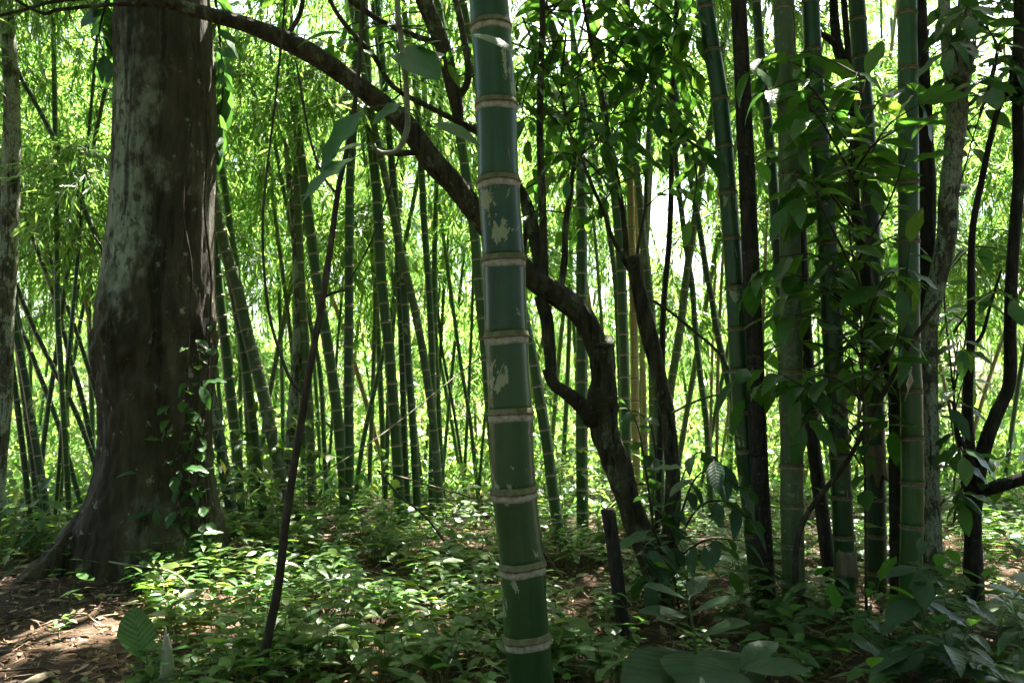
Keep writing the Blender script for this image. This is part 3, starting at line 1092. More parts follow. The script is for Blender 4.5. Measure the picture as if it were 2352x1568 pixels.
# shoots off the leaning tree
SH = [
    ([(1440, 600, 6.3, 14), (1431, 492, 6.3, 13), (1413, 387, 6.3, 12), (1398, 312, 6.25, 11), (1380, 200, 6.2, 10), (1350, 60, 6.1, 9), (1330, -60, 6, 7)]),
    ([(1445, 620, 6.3, 11), (1407, 546, 6.2, 10), (1386, 486, 6.1, 9), (1362, 432, 6.0, 9), (1338, 372, 6.0, 8), (1308, 300, 5.9, 7), (1290, 200, 5.9, 6), (1300, 80, 5.9, 5)]),
    ([(1462, 590, 6.3, 8), (1472, 530, 6.3, 6), (1484, 460, 6.3, 5), (1480, 380, 6.2, 4)]),
    ([(1250, 650, 6.05, 22), (1247, 500, 6.05, 18), (1240, 300, 6.05, 17), (1243, 150, 6.0, 15), (1246, 20, 6.0, 14), (1240, -100, 6.0, 11)]),
    ([(1287, 670, 6.1, 17), (1297, 590, 6.1, 16), (1299, 520, 6.1, 14), (1310, 440, 6.1, 12), (1322, 350, 6.1, 8), (1330, 280, 6.1, 5)]),
    ([(1252, 660, 6.05, 30), (1230, 560, 6.1, 30), (1214, 480, 6.15, 28), (1185, 420, 6.2, 22), (1130, 340, 6.2, 20), (1095, 300, 6.2, 20), (1060, 285, 6.2, 20), (1045, 225, 6.2, 34), (1018, 110, 6.2, 38), (975, 5, 6.2, 40), (930, -120, 6.2, 38)]),
    ([(1093, 300, 6.2, 14), (998, 252, 6.1, 13), (906, 201, 6.0, 12), (856, 126, 5.9, 12), (780, 40, 5.8, 11), (730, -60, 5.7, 10)]),
    ([(1018, 105, 6.2, 14), (906, 65, 6.1, 14), (831, 20, 6.0, 14), (770, -30, 5.9, 13)]),
    ([(1040, 240, 6.2, 18), (1075, 180, 6.2, 17), (1060, 60, 6.2, 16), (1030, -60, 6.2, 14)]),
    ([(1268, 880, 6.05, 26), (1262, 800, 6.08, 30), (1255, 730, 6.08, 32), (1240, 680, 6.08, 30)]),
    ([(1200, 590, 6.1, 12), (1208, 520, 6.2, 14), (1195, 440, 6.3, 12), (1160, 300, 6.3, 12), (1130, 150, 6.3, 10), (1110, 0, 6.3, 9)]),
    ([(480, 28, 5.45, 12), (300, 10, 5.4, 10), (140, 22, 5.3, 9), (95, 30, 5.3, 8), (0, -20, 5.2, 6)]),
    ([(330, -15, 5.4, 10), (130, 3, 5.3, 9), (60, 22, 5.2, 8), (-40, 45, 5.2, 7)]),
    ([(660, 80, 5.55, 12), (690, 30, 5.6, 12), (700, -40, 5.6, 12)]),
    ([(870, 345, 5.6, 12), (905, 352, 5.7, 16), (955, 352, 5.8, 14), (985, 368, 5.85, 14)]),
]
shoot_pts = [limb(lean, s, 0.08, 9, name='shoot', per=5) for s in SH]
# leafy twigs of the leaning tree
TW = []
for i, lo, hi, cnt in ((0, 0.35, 1, 9), (1, 0.3, 1, 9), (2, 0.5, 1, 2), (3, 0.55, 1, 9), (4, 0.5, 1, 4), (8, 0.2, 1, 2), (10, 0.3, 1, 4), (7, 0.1, 0.9, 2), (6, 0.1, 0.9, 3), (5, 0.6, 0.95, 2)):
    for k in range(cnt):
        pp = shoot_pts[i]
        f = lo + (hi - lo) * (k + R.random()) / cnt
        TW.append((pp[min(len(pp) - 1, int(f * (len(pp) - 1)))], i))
for p, i in TW:
    a = R.uniform(0, 6.28)
    d = Vector((math.cos(a), math.sin(a) * 0.7, R.uniform(-0.3, 0.7))).normalized()
    ln = R.uniform(0.35, 0.8)
    e = p + d * ln + Vector((0, 0, -0.12))
    leafy_shoot(lean, [p, p + d * ln * 0.5 + Vector((0, 0, 0.05)), e], 0.007, 0.165, L_BROAD, 0.075, 0.25, droop=-0.35)
# the leafy spray over the pale gap
for poly in ([(1330, 60), (1420, 130), (1480, 220), (1520, 330)], [(1400, 20), (1500, 70), (1560, 160), (1590, 240)], [(1300, 40), (1260, 160), (1270, 260)],
             [(1370, 150), (1430, 230), (1440, 320)], [(1460, -20), (1540, 40), (1600, 100)], [(1200, 40), (1230, 130), (1200, 240), (1215, 330)], [(1380, 60), (1330, 160), (1330, 260)],
             [(1500, 120), (1460, 240), (1400, 320)], [(1560, 20), (1520, 120), (1500, 220)], [(1190, 160), (1190, 230), (1230, 300)], [(1340, 360), (1395, 430), (1370, 500)],
             [(1590, 330), (1600, 420), (1585, 500)], [(1250, 250), (1290, 300), (1270, 380)]):
    D0 = R.uniform(5.6, 6.4)
    leafy_shoot(lean, [P(x, y, D0 + 0.05 * k) for k, (x, y) in enumerate(poly)], 0.008, 0.22, L_BROAD, 0.08, 0.15, droop=-0.2)

for i in range(20):
    x, y = R.uniform(1190, 1620), R.uniform(-20, 330) ** 1.0
    if in_gap(P(x, y, 6)) and y > 300:
        continue
    D0 = R.uniform(5.5, 6.8)
    sp_ = shoot_pts[R.choice((0, 1, 3))]
    a = sp_[int(len(sp_) * R.uniform(0.6, 0.98))]
    e = P(x, y, D0)
    m = a.lerp(e, 0.5) + Vector((0, 0, 0.12))
    leafy_shoot(lean, [a, m, e, e + Vector((R.uniform(-0.3, 0.3), R.uniform(-0.2, 0.2), -0.3))], 0.007, 0.22, L_BROAD, 0.085, 0.3, droop=-0.2)

# ------------------------------------------------------------------ bamboo culms read off the photograph
culm('thickest dark green bamboo culm with broad pale node rings, standing alone before the leaning tree',
     [(1118, -60), (1130, 100), (1140, 250), (1145, 420), (1157, 600), (1163, 775), (1173, 950), (1181, 1130), (1200, 1300), (1210, 1465), (1228, 1620)],
     3.5, 98, None, [65, 245, 420, 600, 775, 950, 1130, 1300, 1465], 178, M_BAM_MAIN, 9.0, None, 32, True, 6, 6.5, ringset=RINGS)
RG = 'bamboo culms of the near dark clump'
culm('glossy deep green bamboo culm touching the black dead culm', [(1618, 0), (1636, 118), (1653, 229), (1672, 443), (1688, 660), (1698, 851), (1712, 1035), (1735, 1250), (1745, 1380)],
     5.75, 43, RG, [118, 229, 338, 443, 549, 660, 756, 851, 947, 1035, 1120], 105, M_BAM_MAIN, 9.5, None, 20, True, 6, 6.5, ringset=RINGS_T)
culm('black dead bamboo culm with peeling bark beside the glossy green culm', [(1695, -20), (1706, 200), (1720, 500), (1733, 800), (1745, 1100), (1762, 1380)],
     5.6, 40, RG, None, 118, M_BARK_BLACK, 9.0, None, 18, True, 0, rings=False)
culm('thin dark bamboo culm half hidden behind the grey lichen culm', [(1735, -20), (1749, 150), (1770, 353), (1783, 530), (1795, 756), (1805, 1000), (1815, 1250)],
     6.9, 25, RG, None, 95, M_BAM_DARK, 9.5, None, 14, False, 5, 6.0)
culm('grey green lichen-spotted bamboo culm with faint node lines', [(1797, -20), (1802, 136), (1809, 272), (1814, 504), (1817, 756), (1819, 964), (1819, 1161), (1823, 1337), (1826, 1420)],
     5.4, 49, RG, [136, 272, 403, 524, 643, 753, 856, 964, 1070, 1161, 1252, 1337], 120, M_BAM_OLD, 9.0, None, 20, True, 4, 6.5, ringset=RINGS_T)
culm('blackish leaning stem behind the grey lichen culm', [(1835, 480), (1849, 740), (1864, 980), (1889, 1181), (1903, 1300)],
     6.5, 30, RG, None, 120, M_BARK_BLACK, 7.0, None, 14, False, 0, rings=False)
culm('dark green bamboo culm with a peeling tan sheath near its foot', [(1860, -20), (1869, 151), (1884, 353), (1900, 554), (1911, 756), (1916, 861), (1926, 1000), (1933, 1141), (1940, 1290), (1943, 1420)],
     5.45, 45, RG, [5, 118, 227, 333, 450, 559, 660, 761, 861, 949, 1048, 1141, 1232, 1312], 92, M_BAM_MAIN, 9.0, None, 20, True, 4, 6.5, ringset=RINGS_T)
culm('dark bamboo culm with a torn sheath, between the twisted stem and the sheathed culm', [(1966, -20), (1978, 151), (1990, 300), (2000, 500), (2005, 780), (2009, 950), (2011, 1080), (2014, 1340)],
     6.1, 43, RG, [135, 250, 360, 470, 580, 690, 790, 880, 968, 1052], 92, M_BAM_DARK, 9.0, None, 18, True, 4, 6.5, ringset=RINGS_T)
culm('stout dull green bamboo culm rooted among large dark leaves', [(2083, -20), (2086, 252), (2087, 504), (2088, 756), (2093, 900), (2096, 1080), (2094, 1230), (2090, 1430)],
     5.2, 48, RG, [33, 161, 282, 420, 554, 668, 783, 899, 1007, 1110, 1209, 1300], 118, M_BAM, 9.0, None, 20, True, 4, 6.5, ringset=RINGS_T)

MG = 'green bamboo culms of the middle grove'
ML = 'slender green bamboo culm with thin pale rings in the grove beyond the thick trunk'
MID = [
    ([(648, 60), (651, 148), (661, 238), (668, 310), (676, 500), (690, 800), (700, 1150)], 11.0, 14, M_BAM),
    ([(664, 0), (670, 144), (677, 256), (683, 418), (686, 526), (692, 656), (701, 785), (706, 875), (712, 983), (718, 1175)], 9.6, 20, M_BAM_OLD),
    ([(660, 100), (675, 230), (690, 353), (704, 461), (717, 562), (730, 659), (748, 767), (762, 857), (776, 965), (787, 1073), (794, 1180)], 9.2, 25, M_BAM),
    ([(824, -10), (816, 150), (814, 231), (807, 346), (803, 454), (802, 656), (800, 875), (802, 1055), (800, 1199)], 9.0, 22, M_BAM_MAIN),
    ([(836, 20), (841, 130), (848, 274), (863, 418), (870, 526), (877, 656), (892, 785), (902, 911), (913, 1055), (918, 1180)], 9.3, 25, M_BAM),
    ([(810, 130), (823, 238), (845, 418), (857, 598), (870, 800), (885, 1150)], 11.5, 13, M_BAM),
    ([(840, 190), (863, 310), (884, 400), (902, 483), (920, 580), (942, 665), (964, 767), (982, 875), (996, 983), (1010, 1145), (1014, 1200)], 9.2, 19, M_BAM_OLD),
    ([(880, 200), (892, 296), (906, 418), (911, 508), (917, 656), (924, 839), (929, 1019), (937, 1180)], 9.6, 15, M_BAM_MAIN),
    ([(900, 380), (915, 540), (928, 659), (938, 839), (949, 983), (960, 1195)], 9.5, 18, M_BAM_MAIN),
    ([(940, 100), (955, 202), (969, 411), (974, 508), (985, 656), (992, 803), (994, 983), (991, 1190)], 9.8, 17, M_BAM),
    ([(1018, 120), (1014, 202), (1003, 418), (999, 544), (998, 659), (1001, 803), (1010, 1000), (1020, 1190)], 10.5, 13, M_BAM),
    ([(1050, 360), (1039, 454), (1030, 544), (1020, 656), (1010, 839), (1003, 947), (995, 1150)], 12.0, 8, M_BAM_DARK),
    ([(1046, 250), (1061, 339), (1090, 537), (1100, 656), (1115, 803), (1124, 911), (1150, 1190)], 8.8, 25, M_BAM),
    ([(485, 240), (499, 328), (517, 436), (532, 544), (545, 640), (560, 800), (585, 1180)], 10.0, 18, M_BAM),
    ([(470, 390), (488, 454), (506, 526), (524, 591), (544, 659), (568, 767), (593, 857), (614, 947), (632, 1037), (650, 1127), (662, 1200)], 8.7, 28, M_BAM_OLD),
    ([(486, 450), (492, 544), (502, 659), (517, 785), (530, 911), (542, 1019), (552, 1190)], 8.9, 24, M_BAM),
    ([(530, 640), (553, 767), (568, 875), (582, 983), (596, 1109), (606, 1210)], 8.8, 21, M_BAM),
    ([(455, 760), (481, 893), (499, 983), (514, 1073), (530, 1160)], 8.3, 26, M_BAM_MAIN),
    ([(690, 560), (668, 659), (647, 760), (622, 889), (611, 947), (590, 1150)], 11.5, 12, M_BAM_OLD),
    ([(725, 800), (737, 875), (748, 1091), (754, 1170)], 10.5, 11, M_BAM),
    ([(868, 560), (863, 659), (857, 875), (850, 1055), (847, 1190)], 11.0, 10, M_BAM_OLD),
    ([(895, 740), (879, 817), (852, 929), (830, 1037), (814, 1160)], 10.5, 11, M_BAM),
    ([(896, 860), (892, 932), (888, 1055), (883, 1185)], 10.8, 11, M_BAM),
    ([(1005, 700), (1014, 795), (1046, 965), (1075, 1170)], 12.0, 7, M_BAM_DARK),
    ([(1045, 740), (1061, 853), (1082, 983), (1102, 1180)], 11.0, 9, M_BAM),
    ([(1135, 860), (1115, 950), (1096, 1180)], 11.0, 7, M_BAM),
]
for poly, D, w, mt in MID:
    culm(culm_label(poly, w, D, mt, 'in the middle grove'), poly, D, w, MG, None, 46 if w > 16 else 40, mt, 9.5 + R.uniform(-1, 1.5), None, 12, False, 4 if w > 12 else 2, 4.6, pscale=1.0)
NG = 'bamboo culms behind the leaning tree'
NL = 'green bamboo culm rising through the bright gap behind the leaning tree'
for poly, D, w, mt in [
    ([(1330, 240), (1336, 282), (1336, 520), (1336, 753), (1336, 1000), (1338, 1165)], 8.4, 27, M_BAM),
    ([(1385, 230), (1401, 327), (1413, 447), (1425, 582), (1431, 750), (1436, 915), (1442, 1150)], 8.6, 24, M_BAM),
    ([(1340, 220), (1356, 312), (1374, 402), (1392, 492), (1410, 612), (1418, 720), (1430, 1000)], 9.5, 13, M_BAM_OLD),
    ([(1448, 150), (1455, 282), (1461, 372), (1470, 462), (1478, 560), (1500, 760), (1520, 1150)], 8.2, 18, M_BAM_OLD),
    ([(1497, 200), (1491, 300), (1485, 450), (1483, 560), (1494, 700), (1500, 1150)], 8.8, 15, M_BAM_OLD),
    ([(1550, 100), (1545, 220), (1542, 327), (1542, 432), (1536, 567), (1524, 702), (1520, 900), (1512, 1150)], 7.6, 14, M_BARK_DARK),
    ([(1640, 240), (1626, 327), (1611, 402), (1596, 507), (1584, 582), (1572, 672), (1563, 750), (1548, 843), (1539, 903), (1510, 1150)], 9.5, 19, M_BAM_OLD),
    ([(1545, 280), (1554, 387), (1566, 492), (1578, 582), (1590, 657), (1597, 753), (1608, 858), (1620, 948), (1626, 1023), (1633, 1160)], 9.5, 14, M_BAM),
    ([(1590, 430), (1608, 531), (1623, 627), (1635, 687), (1645, 750), (1668, 858), (1683, 918), (1700, 1000), (1740, 1200)], 9.0, 15, M_BAM_DARK),
    ([(1190, 660), (1209, 753), (1227, 843), (1242, 933), (1257, 1023), (1266, 1098), (1278, 1190)], 8.2, 25, M_BAM),
    ([(1452, 600), (1456, 753), (1458, 900), (1462, 1150)], 10.0, 19, M_BAM_TAN),
    ([(1470, 690), (1476, 813), (1480, 960), (1484, 1150)], 10.5, 12, M_BAM_TAN),
    ([(1642, 640), (1638, 753), (1633, 933), (1630, 1150)], 11.5, 7, M_BAM_TAN),
    ([(1655, 690), (1650, 798), (1647, 993), (1644, 1150)], 11.0, 8, M_BAM_TAN),
    ([(1690, 780), (1672, 953), (1640, 1160)], 12.0, 6, M_BAM_TAN),
]:
    culm(culm_label(poly, w, D, mt, 'behind the leaning tree'), poly, D, w, NG, None, 50 if w > 16 else 42, mt, 9.5 + R.uniform(-1, 1.5), None, 12, False, 4 if w > 12 else 2, 5.0, pscale=1.1,
         rings=(mt is not M_BARK_DARK))
LG = 'leaning bamboo culms beside the root flare'
LL = 'slim bamboo culm in the crossing clump beside the big root flare'
for poly, D, w, mt in [
    ([(-10, 540), (13, 648), (38, 772), (59, 875), (76, 983), (94, 1091), (124, 1269)], 8.0, 16, M_BAM_MAIN),
    ([(25, 600), (35, 675), (51, 805), (70, 930), (100, 1100), (118, 1260)], 8.4, 10, M_BAM_OLD),
    ([(5, 690), (24, 815), (43, 956), (59, 1091), (74, 1258)], 8.1, 13, M_BAM_DARK),
    ([(128, 380), (130, 502), (132, 713), (140, 848), (151, 1037), (162, 1240)], 8.6, 13, M_BAM),
    ([(205, 380), (178, 508), (151, 648), (132, 794), (108, 956), (97, 1053), (85, 1240)], 9.0, 11, M_BAM_OLD),
    ([(0, 570), (40, 664), (81, 761), (130, 859), (178, 956), (227, 1091), (255, 1200)], 8.8, 11, M_BAM_DARK),
    ([(30, 420), (67, 524), (103, 621), (130, 697), (157, 805), (189, 918), (227, 1091), (250, 1200)], 9.2, 12, M_BAM_MAIN),
    ([(60, 400), (97, 513), (124, 627), (162, 724), (200, 837), (237, 972), (275, 1190)], 9.6, 10, M_BAM_DARK),
    ([(0, 90), (55, 190), (110, 290), (155, 385), (190, 470), (250, 615), (300, 760), (370, 1000), (420, 1180)], 8.4, 13, M_BAM_DARK),
    ([(210, 380), (197, 502), (183, 632), (167, 756), (157, 880), (148, 1000), (135, 1230)], 10.0, 7, M_BAM),
    ([(20, 660), (49, 751), (86, 848), (119, 934), (145, 1010), (200, 1210)], 9.4, 11, M_BAM_DARK),
    ([(60, 950), (81, 1118), (89, 1258)], 8.3, 13, M_BAM_MAIN),
    ([(70, 960), (97, 1145), (109, 1268)], 8.1, 14, M_BAM_DARK),
    ([(150, 900), (140, 1010), (130, 1145), (120, 1240)], 8.7, 9, M_BAM),
    ([(185, 600), (194, 680), (210, 767), (232, 900), (250, 1050), (262, 1200)], 10.2, 7, M_BAM_TAN),
]:
    culm(culm_label(poly, w, D, mt, 'beside the root flare'), poly, D, w, LG, None, 42, mt, 8.5 + R.uniform(-1, 1.5), None, 10, False, 5, 3.4, pscale=0.85)

# ------------------------------------------------------------------ far bamboo, each with its own leafy branches
FG = 'far bamboo culms in the sunlit grove'
FL = 'far slender bamboo culm in the bright sunlit grove'
k = 0
for i in range(120):
    D = 11.0 + 4.0 * (i / 65.0) + R.uniform(-0.4, 0.4) if i < 65 else 19.5 + 5.5 * (i - 65) / 55.0 + R.uniform(-0.6, 0.6)
    px = -260 + (2870) * ((i * 0.6180339) % 1.0) + R.uniform(-40, 40)
    gz = G((px - W / 2) / F * D, D)
    pyb = HOR + (CAMZ - gz) * F / D
    ln = R.gauss(0, 0.12)
    hgt = 700
    poly = [(px + ln * hgt + R.uniform(-25, 25), pyb - hgt), (px + ln * hgt * 0.45, pyb - hgt * 0.5), (px, pyb - 10)]
    w = R.uniform(0.045, 0.085) * F / D
    mt = R.choice((M_BAM, M_BAM, M_BAM_OLD, M_BAM_TAN, M_BAM))
    culm(culm_label(poly, w, D, mt, 'in the far grove'), poly, D, w, FG, None, 0.38 * F / D, mt, R.uniform(0.8, 1.05) * (CAMZ + 0.5 * D), None, 8, False, R.choice((4, 5)) if i < 65 else R.choice((6, 7, 8)), R.uniform(2.8, 3.8) if i < 65 else R.uniform(0.6, 2.0), rings=False, pscale=1.25, curve=R.uniform(-1, 1))

# the thicket beyond, read as one mass of leaves
V, Fc, RN, MI = [], [], [], []
off = 0
NLV = [len(d[0]) for d in PLUME_DATA]
for i in range(430):
    D = R.uniform(21, 34)
    x = R.uniform(-0.78, 0.78) * D
    z = R.uniform(-1.0, 12.0) if R.random() < 0.55 else R.uniform(-1, 5)
    c = Vector((x, D, z))
    if in_gap(c, 1.4) or (in_gap(c, 1.9) and R.random() < 0.5):
        continue
    d = PLUME_DATA[i % len(PLUME_DATA)]
    a = R.uniform(0, 6.28)
    s = R.uniform(1.3, 2.1)
    m = np.array(Matrix.Rotation(a, 3, 'Z')) * s
    nf = int(np.sum(d[3] == 0))
    nv = int(d[1][:nf].max()) + 1
    v = d[0][:nv] @ m.T + np.array(tuple(c))
    V.append(v)
    Fc.append(d[1][:nf] + off)
    RN.append(d[2][:nv])
    MI.append(d[3][:nf])
    off += len(v)
th = link('bamboo_thicket', np_mesh('bamboo_thicket', np.vstack(V), np.vstack(Fc), np.concatenate(RN), [M_BLEAF, M_STEM], np.concatenate(MI)))
th['kind'] = 'stuff'
tag(th, 'sunlit mass of bamboo leaves closing the view behind the grove', 'thicket')


# unseen leaf wall added round and behind the camera to block rear light
nb = 26000
ang = NR.uniform(math.radians(150), math.radians(390), nb)
rad_ = NR.uniform(6.5, 11.0, nb)
B = np.stack([np.cos(ang) * rad_ * 1.15, np.sin(ang) * rad_ + 2.0, NR.uniform(0.1, 10.0, nb)], 1)
B = B[(np.abs(B[:, 0]) > 0.8 * B[:, 1] + 1.5) | (B[:, 1] < 0)]
B = B + unit(len(B)) * 0.4
ln = NR.uniform(0.3, 0.55, len(B))
v, f = leaf_arrays(T_OVATE, B, unit(len(B), -0.4), NR.normal(size=(len(B), 3)) * 0.6 + np.array([0, 0, 1.0]), ln, ln * 0.42)
fo = link('shading_leaf_wall', np_mesh('shading_leaf_wall', v, f, np.repeat(NR.uniform(0, 1, len(B)), 8), [M_CROWN]))
fo['kind'] = 'stuff'
tag(fo, 'unseen leaf wall added round the camera to shade the clearing', 'forest')


# low bright undergrowth beyond the clearing, one mass
def under(n, xr, yr, hr, size):
    x = NR.uniform(xr[0], xr[1], n)
    y = NR.uniform(yr[0], yr[1], n)
    keep = np.abs(x) < 0.75 * y + 1.0
    x, y = x[keep], y[keep]
    g = np.array([G(a, b) for a, b in zip(x, y)])
    hmax = np.array([max(0.0, mnoise.noise(Vector((a * 0.7, b * 0.7, 9))) + 0.45) for a, b in zip(x, y)])
    z = g + 0.02 + hmax * NR.uniform(0, 1, len(x)) ** 0.7 * hr
    B = np.stack([x, y, z], 1)
    d = unit(len(B), -0.1)
    nr = NR.normal(size=(len(B), 3)) * 0.5 + np.array([0, 0, 1.0])
    ln = NR.uniform(0.6, 1.3, len(B)) * size
    v, f = leaf_arrays(T_OVATE, B, d, nr, ln, ln * NR.uniform(0.3, 0.5, len(B)))
    return v, f, np.repeat(NR.uniform(0, 1, len(B)), len(T_OVATE[0]))


uv, uf, ur = under(42000, (-17, 17), (9.6, 22), 1.1, 0.13)
u2v, u2f, u2r = under(36000, (-22, 22), (13, 26), 3.2, 0.2)
uv, uf, ur = np.vstack([uv, u2v]), np.vstack([uf, u2f + len(uv)]), np.concatenate([ur, u2r])
ug = link('undergrowth', np_mesh('undergrowth', uv, uf, ur, [M_SHRUB]))
ug['kind'] = 'stuff'
tag(ug, 'bright low undergrowth filling the ground under the sunlit bamboo grove', 'undergrowth')

# ------------------------------------------------------------------ dark stems and saplings of the near clump
def stem_thing(name, label, cat, limbs_, mat, lump=0.1, n=12, group=None):
    x, y, d, w = limbs_[0][0]
    b = P(x, y, d)
    b.z = G(b.x, b.y)
    t = thing(name, b, label, cat, group)
    out = []
    for i, l in enumerate(limbs_):
        if i == 0:                                        # reach the soil
            p = P(*l[0][:3])
            if p.z > b.z - 0.05:
                dy = (p.z - b.z + 0.1) * F / d
                l = [(l[0][0], l[0][1] + dy, d, l[0][3] * 1.1)] + l
        out.append(limb(t, l, lump, n, mat, 'trunk' if i == 0 else 'branch'))
    return t, out


tw_t, tw_p = stem_thing('twisted_tree', 'slim twisted dark tree among the near bamboo culms', 'tree',
                        [[(2062, 1330, 5.9, 34), (2058, 1150, 5.9, 30), (2056, 930, 5.9, 30), (2043, 850, 5.9, 30), (2008, 735, 5.9, 30), (1985, 605, 5.9, 28), (1967, 490, 5.85, 24), (1960, 403, 5.8, 24), (1965, 302, 5.8, 26), (1958, 242, 5.8, 28), (1943, 166, 5.8, 28), (1922, 100, 5.8, 24), (1914, 0, 5.8, 20), (1905, -120, 5.8, 16)],
                         [(1928, 110, 5.8, 18), (1900, 85, 5.75, 15), (1880, 70, 5.7, 12), (1862, 0, 5.7, 9), (1850, -80, 5.7, 7)],
                         [(1960, 260, 5.8, 16), (1948, 120, 5.75, 15), (1938, 0, 5.7, 14), (1930, -100, 5.7, 12)]], M_BARK_DARK, 0.16)
li_t, li_p = stem_thing('lichen_tree', 'forked slim tree blotched with pale grey lichen behind the stout dull culm', 'tree',
                        [[(2146, 1330, 5.6, 40), (2142, 1180, 5.6, 34), (2136, 930, 5.6, 34), (2134, 756, 5.6, 36), (2152, 655, 5.6, 40), (2172, 554, 5.6, 42), (2180, 454, 5.6, 44), (2190, 353, 5.6, 42), (2198, 230, 5.6, 46), (2178, 126, 5.6, 28), (2168, 0, 5.6, 26), (2160, -140, 5.6, 20)],
                         [(2200, 240, 5.6, 40), (2216, 110, 5.6, 44), (2222, 0, 5.6, 40), (2228, -140, 5.6, 32)]], M_BARK_PALE, 0.12, 16)
stem_thing('dark_tree', 'straight blackish stem pressed between the stout culm and the lichen tree', 'tree',
           [[(2136, 1320, 5.75, 34), (2130, 900, 5.75, 34), (2128, 605, 5.75, 36), (2131, 454, 5.75, 36), (2122, 252, 5.75, 34), (2110, 0, 5.75, 32), (2100, -140, 5.75, 26)]], M_BARK_DARK, 0.12, 14)
fk_t, fk_p = stem_thing('forked_tree', 'dark forked tree with a slanting limb beside the lichen tree', 'tree',
                        [[(2236, 1330, 5.7, 44), (2234, 1232, 5.7, 36), (2228, 1110, 5.7, 28), (2222, 930, 5.7, 24), (2230, 780, 5.65, 18), (2232, 554, 5.6, 15), (2252, 428, 5.6, 14), (2288, 267, 5.6, 13), (2320, 190, 5.6, 11), (2335, 60, 5.6, 9)],
                         [(2234, 1232, 5.7, 36), (2240, 1131, 5.7, 34), (2257, 1040, 5.65, 32), (2287, 955, 5.6, 30), (2318, 880, 5.6, 28), (2320, 756, 5.55, 26), (2325, 605, 5.5, 26), (2340, 403, 5.5, 25), (2338, 252, 5.5, 25), (2342, 0, 5.5, 24), (2345, -140, 5.5, 20)],
                         [(2226, 800, 5.65, 9), (2255, 770, 5.6, 8), (2275, 700, 5.6, 7), (2300, 620, 5.6, 5)],
                         [(2238, 1140, 5.7, 30), (2262, 1128, 5.65, 27), (2300, 1115, 5.5, 28), (2362, 1095, 5.4, 28)],
                         [(2240, 1120, 5.7, 20), (2225, 1050, 5.6, 18), (2200, 1000, 5.6, 12), (2190, 920, 5.6, 8)]], M_BARK_DARK, 0.12, 12)
stem_thing('leaning_stick', 'thin bare stick leaning diagonally across the near bamboo clump', 'stick',
           [[(1835, 1225, 5.15, 14), (1945, 1060, 5.1, 12), (2015, 930, 5.0, 12), (2096, 783, 4.95, 11), (2160, 690, 4.9, 8)]], M_TWIG, 0.05, 8)
stem_thing('edge_tree', 'grey lichened tree trunk standing behind the crossing bamboo clump', 'tree',
           [[(-20, 1290, 7.6, 60), (-12, 1100, 7.6, 46), (2, 950, 7.6, 42), (8, 848, 7.6, 42), (10, 713, 7.6, 42), (19, 578, 7.6, 42), (24, 470, 7.6, 40), (28, 300, 7.6, 38), (20, 100, 7.6, 34), (0, -100, 7.6, 28)]], M_BARK_PALE, 0.08, 14)
stem_thing('mottled_tree', 'mottled brown tree trunk among the slender culms of the middle grove', 'tree',
           [[(664, 1180, 9.6, 26), (664, 1080, 9.6, 24), (668, 983, 9.6, 24), (679, 857, 9.6, 24), (684, 731, 9.6, 22), (678, 560, 9.6, 18), (664, 420, 9.6, 14), (655, 320, 9.6, 10)]], M_BARK_PALE, 0.08, 10)
# the dark sapling in front
sp_t, sp_p = stem_thing('slanting_sapling', 'thin dark slanting sapling rising from the herbs in front of the grove', 'sapling',
                        [[(592, 1585, 4.1, 24), (618, 1450, 4.1, 21), (640, 1340, 4.1, 20), (656, 1200, 4.1, 19), (672, 1090, 4.1, 18), (690, 980, 4.1, 17), (706, 880, 4.1, 17), (724, 780, 4.12, 16), (742, 680, 4.15, 16), (760, 560, 4.2, 14), (778, 430, 4.25, 13), (800, 330, 4.3, 12), (820, 200, 4.3, 11), (832, 40, 4.35, 10), (838, -80, 4.4, 8)],
                         [(742, 684, 4.15, 8), (765, 672, 4.15, 7), (800, 664, 4.15, 5)],
                         [(700, 905, 4.1, 9), (672, 880, 4.12, 8), (650, 830, 4.15, 7), (622, 740, 4.2, 7), (608, 640, 4.2, 6), (603, 520, 4.25, 6), (612, 400, 4.3, 5), (630, 250, 4.3, 5), (650, 60, 4.35, 5), (655, -60, 4.4, 4)],
                         [(768, 440, 4.22, 7), (740, 400, 4.25, 6), (715, 330, 4.3, 6), (695, 230, 4.3, 5), (680, 140, 4.35, 5)],
                         [(800, 650, 4.2, 4), (850, 560, 4.25, 4), (888, 460, 4.3, 4), (915, 360, 4.3, 4)]], M_TWIG, 0.06, 9)
# sticks and canes
def cane(label, poly, w, mat=M_CANE, name='fallen_cane', group=None):
    return stick(name, label, 'cane', poly, w, mat, group)


def stick(name, label, cat, poly, w, mat, group=None):
    s = spline(poly, 5)
    pp = [P(x, y, d) for x, y, d in s]
    b = min(pp, key=lambda q: q.z).copy()
    t = tag(MBtube(name, pp, [max(0.002, w / 2 / F * q.y) for q in pp], mat), label, cat, group)
    return t


def MBtube(name, pp, rr, mat):
    mb = MB()
    mb.tube(pp, rr, 6, lump=0.05)
    c = pp[0].copy()
    o = link(name, mb.mesh(name, mat, c), None, c)
    return o


